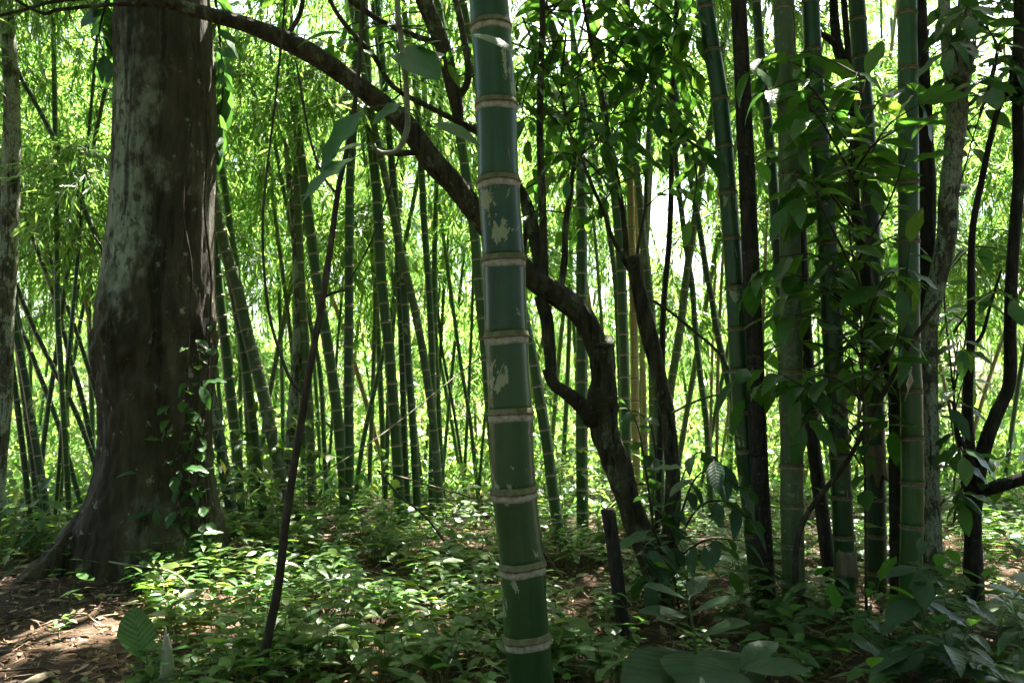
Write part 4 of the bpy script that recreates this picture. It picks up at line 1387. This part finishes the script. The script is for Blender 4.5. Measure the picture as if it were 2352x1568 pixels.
stick('fallen_cane', 'long thin dry cane slanting up from the dark sapling towards the leaning tree', 'cane', [(672, 1125, 4.12), (860, 1010, 5.4), (1090, 830, 7.3), (1208, 745, 8.2)], 3.2, M_CANE2)
stick('fallen_cane', 'thin bent cane sloping down through the herbs behind the thick culm', 'cane', [(868, 1080, 7.0), (980, 1112, 6.6), (1120, 1155, 6.2), (1200, 1205, 6.1), (1310, 1350, 6.1)], 3.5, M_CANE2)
stick('fallen_cane', 'dark broken cane dropping to the herbs from the thin bent cane', 'cane', [(866, 1078, 7.05), (920, 1140, 7.0), (985, 1195, 6.9), (1070, 1315, 6.75)], 5, M_TWIG)
stick('fallen_cane', 'bare reddish twig lying in front of the thick trunk', 'twig', [(243, 1288, 6.2), (300, 1298, 6.0), (365, 1305, 5.8), (420, 1330, 5.6), (455, 1400, 5.55)], 5, M_CANE)
stick('arching_twig', 'thin arching green twig crossing to the glossy deep green culm', 'twig', [(1540, 950, 6.2), (1590, 925, 6.0), (1640, 908, 5.9), (1700, 905, 5.8)], 5, M_STEM)
stick('dark_twig', 'dark twig running between the cut stem and the glossy deep green culm', 'twig', [(1500, 690, 6.3), (1545, 720, 6.2), (1600, 765, 6.1), (1650, 810, 6.0), (1690, 880, 5.9)], 7, M_TWIG)
stick('dark_twig', 'dark upper twig reaching the glossy culm from the leafy spray', 'twig', [(1500, 285, 6.1), (1560, 310, 6.0), (1630, 350, 5.85), (1680, 325, 5.7)], 7, M_TWIG)
# charred stake
stk = P(1432, 1445, 5.05)
stk.z = G(stk.x, stk.y)
st = thing('wooden_stake', stk, 'dark cut wooden stake leaning in the litter before the leaning tree', 'stake')
limb(st, [(1440, 1475, 5.05, 30), (1432, 1440, 5.05, 30), (1420, 1350, 5.05, 31), (1408, 1250, 5.05, 31), (1396, 1168, 5.05, 32)], 0.05, 12, M_BARK_DARK, 'post')
# bamboo shoot
bs = P(383, 1600, 3.95)
bs.z = G(bs.x, bs.y)
sh = thing('bamboo_shoot', bs, 'pointed pale bamboo shoot poking up through the herbs', 'bamboo shoot')
tip = P(386, 1438, 3.95)
for k, (a, b, r0, r1) in enumerate(((0.0, 0.62, 0.037, 0.03), (0.25, 0.8, 0.038, 0.02), (0.45, 0.92, 0.032, 0.010), (0.62, 1.0, 0.023, 0.002))):
    mb = MB()
    lo = bs - Vector((0, 0, 0.06))
    pts = [lo.lerp(tip, a + (b - a) * i / 5) + Vector((0.003 * k * math.sin(i), -0.002 * k, 0)) for i in range(6)]
    mb.tube(pts, [r0 + (r1 - r0) * (i / 5) ** 1.3 for i in range(6)], 12, lump=0.03)
    mb.build('sheath', M_SHOOT, sh)
# torn sheaths still wrapped round the near culms
for lbl, x, y, d, w, hpx in (('torn tan sheath clasping the dark culm by the twisted stem', 2010, 1020, 6.1, 42, 105), ('peeling tan sheath wrapped round the foot of the dark green culm', 1941, 1262, 5.45, 45, 78)):
    mb = MB()
    vs, fs = [], []
    c = P(x, y, d)
    r = w / 2 / F * d * 1.1
    hh = hpx / F * d
    for i in range(15):
        a_ = math.radians(-165 + 150 * i / 14)
        t0 = 0.12 * hh * mnoise.noise(Vector((i * 0.7, x, 0)))
        t1 = hh * (0.75 + 0.4 * mnoise.noise(Vector((i * 0.45, x, 5))))
        for j in range(6):
            v_ = j / 5
            rr_ = r * (1.0 + 0.35 * max(0, v_ - 0.6) * (1 + mnoise.noise(Vector((i * 0.5, v_ * 3, x)))))
            vs.append(c + Vector((math.cos(a_) * rr_, math.sin(a_) * rr_, -(t0 + (t1 - t0) * v_))))
    for i in range(14):
        for j in range(5):
            fs.append((i * 6 + j, i * 6 + j + 1, (i + 1) * 6 + j + 1, (i + 1) * 6 + j))
    mb.add(vs, fs, 0.5)
    o = link('torn_sheath', mb.mesh('torn_sheath', M_SHEATH, c), None, c)
    sm = o.modifiers.new('solid', 'SOLIDIFY')
    sm.thickness = 0.003
    tag(o, lbl, 'bamboo sheath')

# ------------------------------------------------------------------ broad-leaved shrubs of the near clump
def shrub(name, label, base, shoots, size, meshes, every=0.1, rad=0.009, stem_mat=None, droop=-0.35, group=None, start=0.15):
    b = P(*base)
    b.z = G(b.x, b.y)
    t = thing(name, b, label, 'shrub', group)
    for poly in shoots:
        leafy_shoot(t, [P(x, y, d) for x, y, d in poly], rad, size, meshes, every, start, stem_mat, droop)
    return t


shrub('broadleaf_sapling', 'broad-leaved sapling with glossy leaves spreading between the grey lichen culm and the stout culm', (1990, 1350, 4.9),
      [[(1990, 1400, 4.9), (1985, 1000, 4.9), (1975, 700, 4.9), (1950, 520, 4.85), (1960, 330, 4.8), (1990, 180, 4.8)],
       [(1965, 420, 4.85), (1900, 300, 4.7), (1850, 230, 4.6)], [(1965, 430, 4.85), (2030, 300, 4.75), (2110, 240, 4.7)],
       [(1960, 520, 4.85), (1880, 420, 4.75), (1810, 470, 4.7)], [(1970, 600, 4.9), (2040, 470, 4.8), (2090, 330, 4.7)],
       [(1975, 700, 4.9), (1880, 590, 4.9), (1790, 590, 4.9)], [(1980, 820, 4.9), (1900, 740, 4.9), (1800, 720, 4.95)],
       [(1950, 330, 4.8), (1850, 190, 4.8), (1760, 210, 4.8)], [(1985, 900, 4.9), (2060, 780, 4.8), (2090, 560, 4.8)],
       [(1960, 400, 4.85), (2010, 330, 4.6), (2080, 290, 4.5)], [(1970, 640, 4.9), (1890, 480, 4.6), (1860, 380, 4.6)]], 0.27, L_BROAD, 0.10, droop=-0.4)
_sap = bpy.data.objects['broadleaf_sapling']
for i in range(42):
    x, y = R.uniform(1725, 2150), R.uniform(120, 950)
    D0 = R.uniform(4.6, 6.4)
    a = P(1978 + R.uniform(-8, 8), min(1100, y + R.uniform(30, 160)), 4.9)
    e = P(x, y, D0)
    m = a.lerp(e, 0.5) + Vector((0, 0, 0.06))
    leafy_shoot(_sap, [a, m, e, e + (e - a) * 0.2 + Vector((0, 0, -0.15))], 0.006, 0.275, L_BROAD, 0.085, 0.35, droop=-0.4)
shrub('climbing_shrub', 'trailing broad leaves hanging in the crown behind the lichen tree', (2230, 1340, 6.2),
      [[(2232, 1340, 6.2), (2190, 900, 6.1), (2170, 600, 6.1), (2240, 300, 6.0), (2300, 100, 5.8), (2330, -40, 5.6)],
       [(2270, 200, 5.9), (2300, 90, 5.4), (2352, 40, 5.2)], [(2260, 240, 5.9), (2330, 180, 5.4), (2370, 190, 5.3)], [(2250, 270, 5.9), (2290, 130, 5.3), (2250, 30, 5.2)],
       [(2180, 620, 6.1), (2230, 570, 5.7), (2290, 570, 5.6)], [(2190, 900, 6.1), (2220, 760, 5.9), (2190, 720, 5.8)], [(2200, 950, 6.0), (2180, 920, 5.6), (2190, 1010, 5.5)],
       [(2300, 120, 5.8), (2260, 60, 5.5), (2180, 50, 5.3)]], 0.23, L_DARK, 0.09, droop=-0.45)
_clm = bpy.data.objects['climbing_shrub']
for i in range(22):
    x, y = (R.uniform(2160, 2380), R.uniform(-20, 240)) if i < 13 else (R.uniform(2140, 2360), R.uniform(520, 1150))
    a = P(2190 + R.uniform(-10, 60) * (1 if y < 300 else 0), min(1200, y + 100), 5.95)
    e = P(x, y, R.uniform(5.0, 6.2))
    leafy_shoot(_clm, [a, a.lerp(e, 0.5) + Vector((0, 0, 0.06)), e, e + (e - a) * 0.2 + Vector((0, 0, -0.12))], 0.006, 0.23, L_DARK if i < 13 else L_BROAD, 0.085, 0.35, droop=-0.45)
shrub('drooping_shrub', 'drooping compound-leaved shrub growing against the foot of the leaning tree', (1560, 1380, 5.6),
      [[(1560, 1400, 5.6), (1540, 1250, 5.5), (1560, 1120, 5.4), (1600, 1040, 5.3), (1650, 1060, 5.2)],
       [(1545, 1270, 5.5), (1600, 1170, 5.4), (1660, 1150, 5.3), (1720, 1190, 5.2)], [(1545, 1290, 5.5), (1620, 1240, 5.3), (1700, 1240, 5.2)],
       [(1540, 1300, 5.5), (1500, 1210, 5.3), (1500, 1130, 5.2)], [(1545, 1250, 5.5), (1590, 1110, 5.3), (1640, 1080, 5.2), (1700, 1120, 5.1)], [(1540, 1280, 5.5), (1480, 1260, 5.2), (1490, 1330, 5.1)],
       [(1500, 1200, 6.3), (1470, 1000, 6.3), (1440, 930, 6.3)], [(1520, 1200, 6.3), (1500, 1000, 6.3), (1470, 950, 6.2), (1430, 940, 6.2)]], 0.24, L_DARK, 0.085, droop=-0.6)
def pair_plant(label, base, stem, leaves, meshes):
    b = P(*base)
    b.z = G(b.x, b.y)
    t = thing('seedling_shrub', b, label, 'shrub')
    pp = [Vector(q) for q in spline([tuple(b - Vector((0, 0, 0.05)))] + [tuple(P(*q)) for q in stem], 5)]
    mb = MB()
    mb.tube(pp, [0.0075 * (1 - 0.5 * i / (len(pp) - 1)) for i in range(len(pp))], 7)
    so_ = mb.build('stem', M_STEM, t)
    for (bx, by, bd), (tx, ty, td), k in leaves:
        p0, p1 = P(bx, by, bd), P(tx, ty, td)
        d = p1 - p0
        put_leaf(so_, p0, d + Vector((0, 0, 0.12 * d.length)), Vector((0, -0.25, 1)), d.length * 1.06, meshes[k])
    return t


L_PLAIN = [leaf_mesh('plain_leaf_a', M_DULL, 0.42, 0.5, 0.12, 0.16), leaf_mesh('plain_leaf_b', M_DULL, 0.5, 0.48, 0.16, 0.12), leaf_mesh('plain_leaf_c', M_DULL, 0.38, 0.45, 0.2, 0.2)]
pair_plant('large opposite-leaved seedling with dull dark leaves before the near clump', (1592, 1690, 3.4),
           [(1600, 1600, 3.4), (1598, 1500, 3.4), (1588, 1420, 3.4), (1582, 1375, 3.4)],
           [((1582, 1376, 3.4), (1622, 1318, 3.55), 2), ((1582, 1378, 3.4), (1480, 1352, 3.3), 0), ((1588, 1405, 3.4), (1700, 1380, 3.3), 0), ((1588, 1418, 3.4), (1468, 1412, 3.35), 0),
            ((1598, 1468, 3.4), (1512, 1430, 3.2), 0), ((1598, 1465, 3.4), (1718, 1432, 3.25), 1), ((1600, 1490, 3.4), (1752, 1590, 3.05), 1), ((1600, 1495, 3.4), (1440, 1590, 3.05), 1),
            ((1600, 1500, 3.4), (1600, 1600, 2.9), 1)], L_PLAIN)
pair_plant('wide dark leaves of a low seedling growing beside the large opposite-leaved seedling', (1700, 1740, 3.1),
           [(1700, 1680, 3.1), (1698, 1590, 3.1), (1696, 1530, 3.1)],
           [((1696, 1535, 3.1), (1860, 1545, 3.0), 1), ((1696, 1540, 3.1), (1640, 1620, 2.8), 1), ((1698, 1560, 3.1), (1820, 1640, 2.9), 0), ((1696, 1535, 3.1), (1790, 1470, 3.25), 2)], L_PLAIN)
pair_plant('drooping bright seedling leaning at the foot of the stout dull culm', (2130, 1560, 4.0),
           [(2125, 1480, 4.0), (2115, 1380, 4.0), (2110, 1290, 4.05), (2115, 1235, 4.05)],
           [((2115, 1235, 4.05), (2118, 1275, 3.95), 2), ((2112, 1300, 4.05), (2125, 1400, 3.9), 0), ((2112, 1300, 4.05), (2040, 1330, 4.0), 0), ((2115, 1370, 4.0), (2040, 1440, 3.9), 1), ((2115, 1375, 4.0), (2200, 1430, 3.95), 0),
            ((2125, 1480, 4.0), (2240, 1560, 3.8), 1), ((2125, 1485, 4.0), (2020, 1560, 3.8), 0)], L_PLAIN)
shrub('ribbed_plant', 'single upright ribbed oval leaf beside the pointed bamboo shoot', (335, 1600, 4.2), [[(345, 1620, 4.25), (338, 1560, 4.25), (330, 1520, 4.25)]], 0.12, L_HERB[:1], 0.3, 0.004, M_STEM, 0.2)
rp = bpy.data.objects['ribbed_plant']
put_leaf(rp, P(328, 1520, 4.25), Vector((-0.12, -0.2, 1)), Vector((0.1, -1, -0.1)), 0.31, L_ROUND)
# seedlings all round the dark corner
for i in range(46):
    x, y = R.uniform(1440, 2380), R.uniform(1330, 1640)
    d = CAMZ * F / (y - HOR)
    if abs(x - 1580) < 90 and y > 1450:
        continue
    h = R.uniform(60, 200)
    shrub('broadleaf_seedling', ('tall' if h > 130 else 'short') + ' dark broad-leaved seedling ' + near(P(x, y, d).x, d), (x, y, d),
          [[(x, y + 10, d), (x + R.uniform(-20, 20), y - h * 0.5, d), (x + R.uniform(-50, 50), y - h, d - R.uniform(0, 0.2))]], R.uniform(0.14, 0.24), R.choice((L_DARK, L_BROAD)), 0.05, 0.004, M_STEM, -0.25,
          'shaded broad-leaved seedlings')
# seedlings in the sun behind the sapling and round the trunk
for i in range(40):
    x = R.choice((R.uniform(480, 720), R.uniform(1230, 1460), R.uniform(0, 200), R.uniform(700, 1100)))
    y = R.uniform(1190, 1290)
    d = CAMZ * F / (y - HOR)
    h = R.uniform(40, 170) * (1.5 if x < 720 and x > 480 else 1.0)
    shrub('forest_seedling', ('tall' if h > 120 else 'short') + ' bright green leafy seedling ' + near(P(x, y, d).x, d), (x, y, d),
          [[(x, y + 6, d), (x + R.uniform(-20, 20), y - h * 0.5, d), (x + R.uniform(-50, 50), y - h, d - R.uniform(-0.2, 0.2))]], R.uniform(0.13, 0.22), L_HERB, 0.07, 0.004, M_STEM, -0.3,
          'leafy seedlings at the grove edge')

for x, y, h in ((560, 1215, 260), (640, 1200, 230), (700, 1205, 150), (500, 1230, 200), (530, 1260, 170), (1300, 1230, 190), (1260, 1220, 150), (1370, 1210, 160), (30, 1290, 130), (90, 1290, 90)):
    d = CAMZ * F / (y - HOR)
    k = R.uniform(-25, 25)
    shrub('forest_seedling', 'many-branched bright leafy seedling ' + near(P(x, y, d).x, d), (x, y, d),
          [[(x, y + 6, d), (x + k * 0.5, y - h * 0.5, d), (x + k, y - h, d)]] + [[(x + k * f, y - h * f, d), (x + k * f + sd * 35, y - h * f - 20, d - 0.1), (x + k * f + sd * 80, y - h * f - 15, d - 0.2)] for f, sd in ((0.4, 1), (0.5, -1), (0.65, 1), (0.8, -1), (0.95, 1))],
          0.17, L_HERB, 0.075, 0.005, M_STEM, -0.3, 'leafy seedlings at the grove edge')
# the twig of big leaves hanging close by
hb = P(918, -40, 2.9)
nt_ = thing('hanging_twig', hb, 'pale hanging twig with big soft green leaves in front of the arching branch', 'twig')
limb(nt_, [(880, -3000, 3.6, 8), (895, -1200, 3.2, 12), (912, -60, 2.9, 14), (918, 60, 2.9, 13), (931, 176, 2.9, 13), (936, 250, 2.9, 13), (934, 302, 2.9, 14), (912, 345, 2.9, 12), (880, 352, 2.9, 12), (865, 345, 2.9, 10)], 0.1, 9, M_PALETWIG, 'stem')
for x, y, dx, dy, dz, n, s, me in ((915, 118, 0.85, -0.3, -0.5, (0.35, -0.9, 0.5), 0.20, L_HEART), (1065, 78, 1, -0.2, -0.32, (0.1, -0.6, 0.9), 0.235, L_SOFT[0]), (985, 282, 1, -0.2, -0.35, (0.1, -0.7, 0.8), 0.215, L_SOFT[0]),
                                   (855, 335, -1, -0.3, -0.05, (0, -0.5, 1), 0.18, L_SOFT[1]), (840, 250, -0.8, -0.2, -0.85, (-0.3, -0.8, 0.5), 0.30, L_SOFT[3]), (930, 235, -0.8, -0.3, -0.45, (0, -0.8, 0.7), 0.16, L_SOFT[3]),
                                   (820, 360, -0.9, -0.3, -0.55, (0, -0.6, 0.9), 0.27, L_SOFT[3]), (1020, 95, -0.9, 0.2, 0.02, (0, -0.5, 1), 0.16, L_SOFT[1]), (800, 80, -1, -0.2, 0.03, (0, -0.3, 1), 0.2, L_SOFT[1])):
    b = P(x, y, 2.9)
    put_leaf(nt_, b, Vector((dx, dy, dz)), Vector(n), s, me)
    a = min([P(918, 60, 2.9), P(931, 176, 2.9), P(936, 250, 2.9), P(912, 345, 2.9), P(865, 345, 2.9)], key=lambda q: (q - b).length)
    mb = MB()
    mb.tube([a, a.lerp(b, 0.5) + Vector((0, 0, 0.015)), b], [0.004, 0.003, 0.002], 5)
    mb.build('leaf_stalk', M_STEM, nt_)

# ------------------------------------------------------------------ herbs of the clearing
def herb_proto(seed):
    rr = random.Random(seed)
    stems, leaves = [], []
    for s in range(rr.choice((1, 1, 2, 2))):
        h = rr.uniform(0.12, 0.32)
        lean_ = Vector((rr.uniform(-0.4, 0.4), rr.uniform(-0.4, 0.4), 1)).normalized()
        pts = [Vector((0, 0, -0.02)), lean_ * h * 0.5, lean_ * h + Vector((0, 0, -0.01))]
        stems.append(pts)
        az = rr.uniform(0, 6.28)
        lv = rr.choice((2, 3, 3))
        for k in range(lv):
            f = 0.4 + 0.6 * (k + 1) / lv
            q = lean_ * h * f
            for sd in (0, math.pi):
                a = az + sd + rr.uniform(-0.3, 0.3)
                leaves.append((q, Vector((math.cos(a), math.sin(a), rr.uniform(-0.1, 0.45))), Vector((rr.gauss(0, 0.25), rr.gauss(0, 0.25), 1)), rr.uniform(0.095, 0.17) * (1.1 - 0.3 * f), rr.randrange(4)))
            az += math.pi / 2
    mb = MB()
    for p in stems:
        mb.tube(p, [0.003, 0.0025, 0.0015], 4, 0.5, False)
    return mb.mesh('stem', M_STEM), leaves


HP = [herb_proto(s) for s in range(14)]


def litter_zone(px, py):
    return px < 330 - max(0, (1420 - py)) * 0.6 and py > 1310 or (px < 250 and py > 1480)


def herb_ok(x, y):
    q = project((x, y, 0))
    if q is None or not (-60 < q[0] < 2420):
        return None
    if litter_zone(*q) and R.random() < 0.9:
        return None
    if q[0] > 1430 and q[1] > 1300 and R.random() < 0.6:
        return None
    if 1240 < q[0] < 1440 and 1310 < q[1] < 1500 and R.random() < 0.7:
        return None
    if (x - base_t.x) ** 2 + (y - base_t.y - 0.1) ** 2 < 0.62 ** 2:
        return None
    if mnoise.noise(Vector((x * 1.5, y * 1.5, 21))) < -0.3 and R.random() < 0.75:
        return None
    return q


spots = []
while len(spots) < 300:
    y = 3.7 + 4.2 * R.random() ** 1.1
    x = R.uniform(-0.66, 0.66) * y
    q = herb_ok(x, y)
    if q is None or (q[0] > 1400 and R.random() < 0.6):
        continue
    spots.append((x, y))
HG = 'low herbs of the clearing'
for i, (x, y) in enumerate(spots):
    me, lv = HP[i % len(HP)]
    t = thing('herb', (x, y, G(x, y)), ('single-stemmed' if len(lv) < 7 else 'bushy') + ' low herb with paired pointed leaves ' + near(x, y), 'herb', HG)
    rz = Matrix.Rotation(R.uniform(0, 6.28), 4, 'Z')
    s = R.uniform(0.8, 1.35)
    o = link('stem', me, t)
    o.matrix_local = rz @ Matrix.Scale(s, 4)
    for b, d, n, ln, mi in lv:
        l = bpy.data.objects.new('leaf', L_HERB[mi])
        COL.objects.link(l)
        l.parent = t
        l.matrix_local = rz @ leaf_matrix(b * s, d, n, ln * s)

# the rest of the ground cover as one mass
B, Dd, Nn, Ln = [], [], [], []
mbs = MB()
cnt = 0
while cnt < 2300:
    y = 3.6 + 9.0 * R.random() ** 0.8
    x = R.uniform(-0.7, 0.7) * y
    q = herb_ok(x, y)
    if q is None:
        continue
    cnt += 1
    me, lv = HP[cnt % len(HP)]
    s = R.uniform(0.55, 1.2)
    a = R.uniform(0, 6.28)
    ca, sa = math.cos(a), math.sin(a)
    g = G(x, y)
    for b, d, n, ln, mi in lv:
        B.append((x + (b.x * ca - b.y * sa) * s, y + (b.x * sa + b.y * ca) * s, g + b.z * s))
        Dd.append((d.x * ca - d.y * sa, d.x * sa + d.y * ca, d.z - 0.1))
        Nn.append(tuple(n))
        Ln.append(ln * s)
    mbs.tube([Vector((x, y, g - 0.02)), Vector((x, y, g)) + Vector((lv[-1][0].x * ca, lv[-1][0].x * sa, lv[-1][0].z)) * s], [0.003, 0.002], 3, 0.5, False)
B, Dd, Nn, Ln = map(np.array, (B, Dd, Nn, Ln))
v, f = leaf_arrays(T_OVATE, B, Dd, Nn, Ln, Ln * NR.uniform(0.36, 0.5, len(Ln)))
sv = np.array([tuple(q) for q in mbs.v])
sf = np.array([t for q in mbs.f for t in ((q[0], q[1], q[2]), (q[0], q[2], q[3]))]) + len(v)
gc = link('ground_cover', np_mesh('ground_cover', np.vstack([v, sv]), np.vstack([f, sf]), np.concatenate([np.repeat(NR.uniform(0, 1, len(B)), 8), np.full(len(sv), 0.3)]), [M_HERBM]))
gc['kind'] = 'stuff'
tag(gc, 'carpet of small green plants covering the clearing between the herbs', 'ground cover')

# ------------------------------------------------------------------ leaf litter
n = 30000
x = NR.uniform(-0.75, 0.75, n)
y = 3.2 + 8.0 * NR.uniform(0, 1, n) ** 1.3
x = x * y
g = np.array([G(a, b) for a, b in zip(x, y)]) + NR.uniform(0.004, 0.035, n)
B = np.stack([x, y, g], 1)
d = NR.normal(size=(n, 3))
d[:, 2] *= 0.18
nr = NR.normal(size=(n, 3)) * 0.3 + np.array([0, 0, 1.0])
strip = NR.uniform(0, 1, n) < 0.5
ln = np.where(strip, NR.uniform(0.06, 0.24, n), NR.uniform(0.025, 0.09, n))
wd = np.where(strip, NR.uniform(0.002, 0.009, n), ln * NR.uniform(0.3, 0.5, n))
v, f = leaf_arrays(T_OVATE, B, d, nr, ln, wd, 0.9)
rn = np.where(strip, NR.uniform(0.2, 0.75, n), NR.uniform(0, 1, n) ** 1.7)
lt = link('leaf_litter', np_mesh('leaf_litter', v, f, np.repeat(rn, 8), [M_LITTER]))
lt['kind'] = 'stuff'
tag(lt, 'brown dead leaves and bamboo sheath scraps strewn over the soil', 'leaf litter')
# pale fallen sheaths lying on the sunlit litter
SM = []
for k in range(3):
    vs, fs = [], []
    for i in range(5):
        for j in range(8):
            u, w_ = i / 4 - 0.5, j / 7
            wid = 0.5 * math.sin(math.pi * min(1, 0.12 + w_ * 0.85)) ** 0.6
            vs.append((u * wid * 0.5, w_, 0.05 * math.cos(u * 3.0) + 0.05 * math.sin(w_ * 4 + k) + 0.02 * mnoise.noise(Vector((u * 5, w_ * 5, k)))))
    for i in range(4):
        for j in range(7):
            fs.append((i * 8 + j, (i + 1) * 8 + j, (i + 1) * 8 + j + 1, i * 8 + j + 1))
    mb = MB()
    mb.add(vs, fs, 0.5)
    SM.append(mb.mesh('fallen_sheath', M_SHEATH))
for i in range(20):
    px, py = (R.uniform(0, 360), R.uniform(1345, 1560)) if i < 10 else (R.uniform(500, 1450), R.uniform(1250, 1540))
    dd = CAMZ * F / (py - HOR)
    q = P(px, py, dd)
    o = link('fallen_sheath', R.choice(SM), None, (q.x, q.y, G(q.x, q.y) + 0.012))
    o.rotation_euler = (R.uniform(-0.1, 0.1), R.uniform(-0.2, 0.2), R.uniform(0, 6.28))
    s = R.uniform(0.12, 0.32)
    o.scale = (s, s, s)
    tag(o, ('long' if s > 0.22 else 'short') + ' dry tan bamboo sheath lying curled ' + near(q.x, q.y), 'bamboo sheath', 'fallen sheaths on the litter')
# thin dead sticks on the ground
for i in range(40):
    px, py = R.uniform(0, 1500), R.uniform(1210, 1560)
    dd = CAMZ * F / (py - HOR)
    q = P(px, py, dd)
    a = R.uniform(0, 6.28)
    l = R.uniform(0.25, 0.8)
    pp = []
    for k in range(5):
        xx, yy = q.x + math.cos(a) * l * (k / 4 - 0.5), q.y + math.sin(a) * l * (k / 4 - 0.5) + 0.02 * math.sin(k * 2 + i)
        pp.append(Vector((xx, yy, G(xx, yy) + 0.02 + 0.03 * R.random())))
    tag(MBtube('dead_stick', pp, [0.005, 0.005, 0.0045, 0.004, 0.003], R.choice((M_CANE, M_TWIG))), ('long' if l > 0.5 else 'short') + ' thin dead stick lying ' + near(q.x, q.y), 'stick', 'dead sticks on the ground')
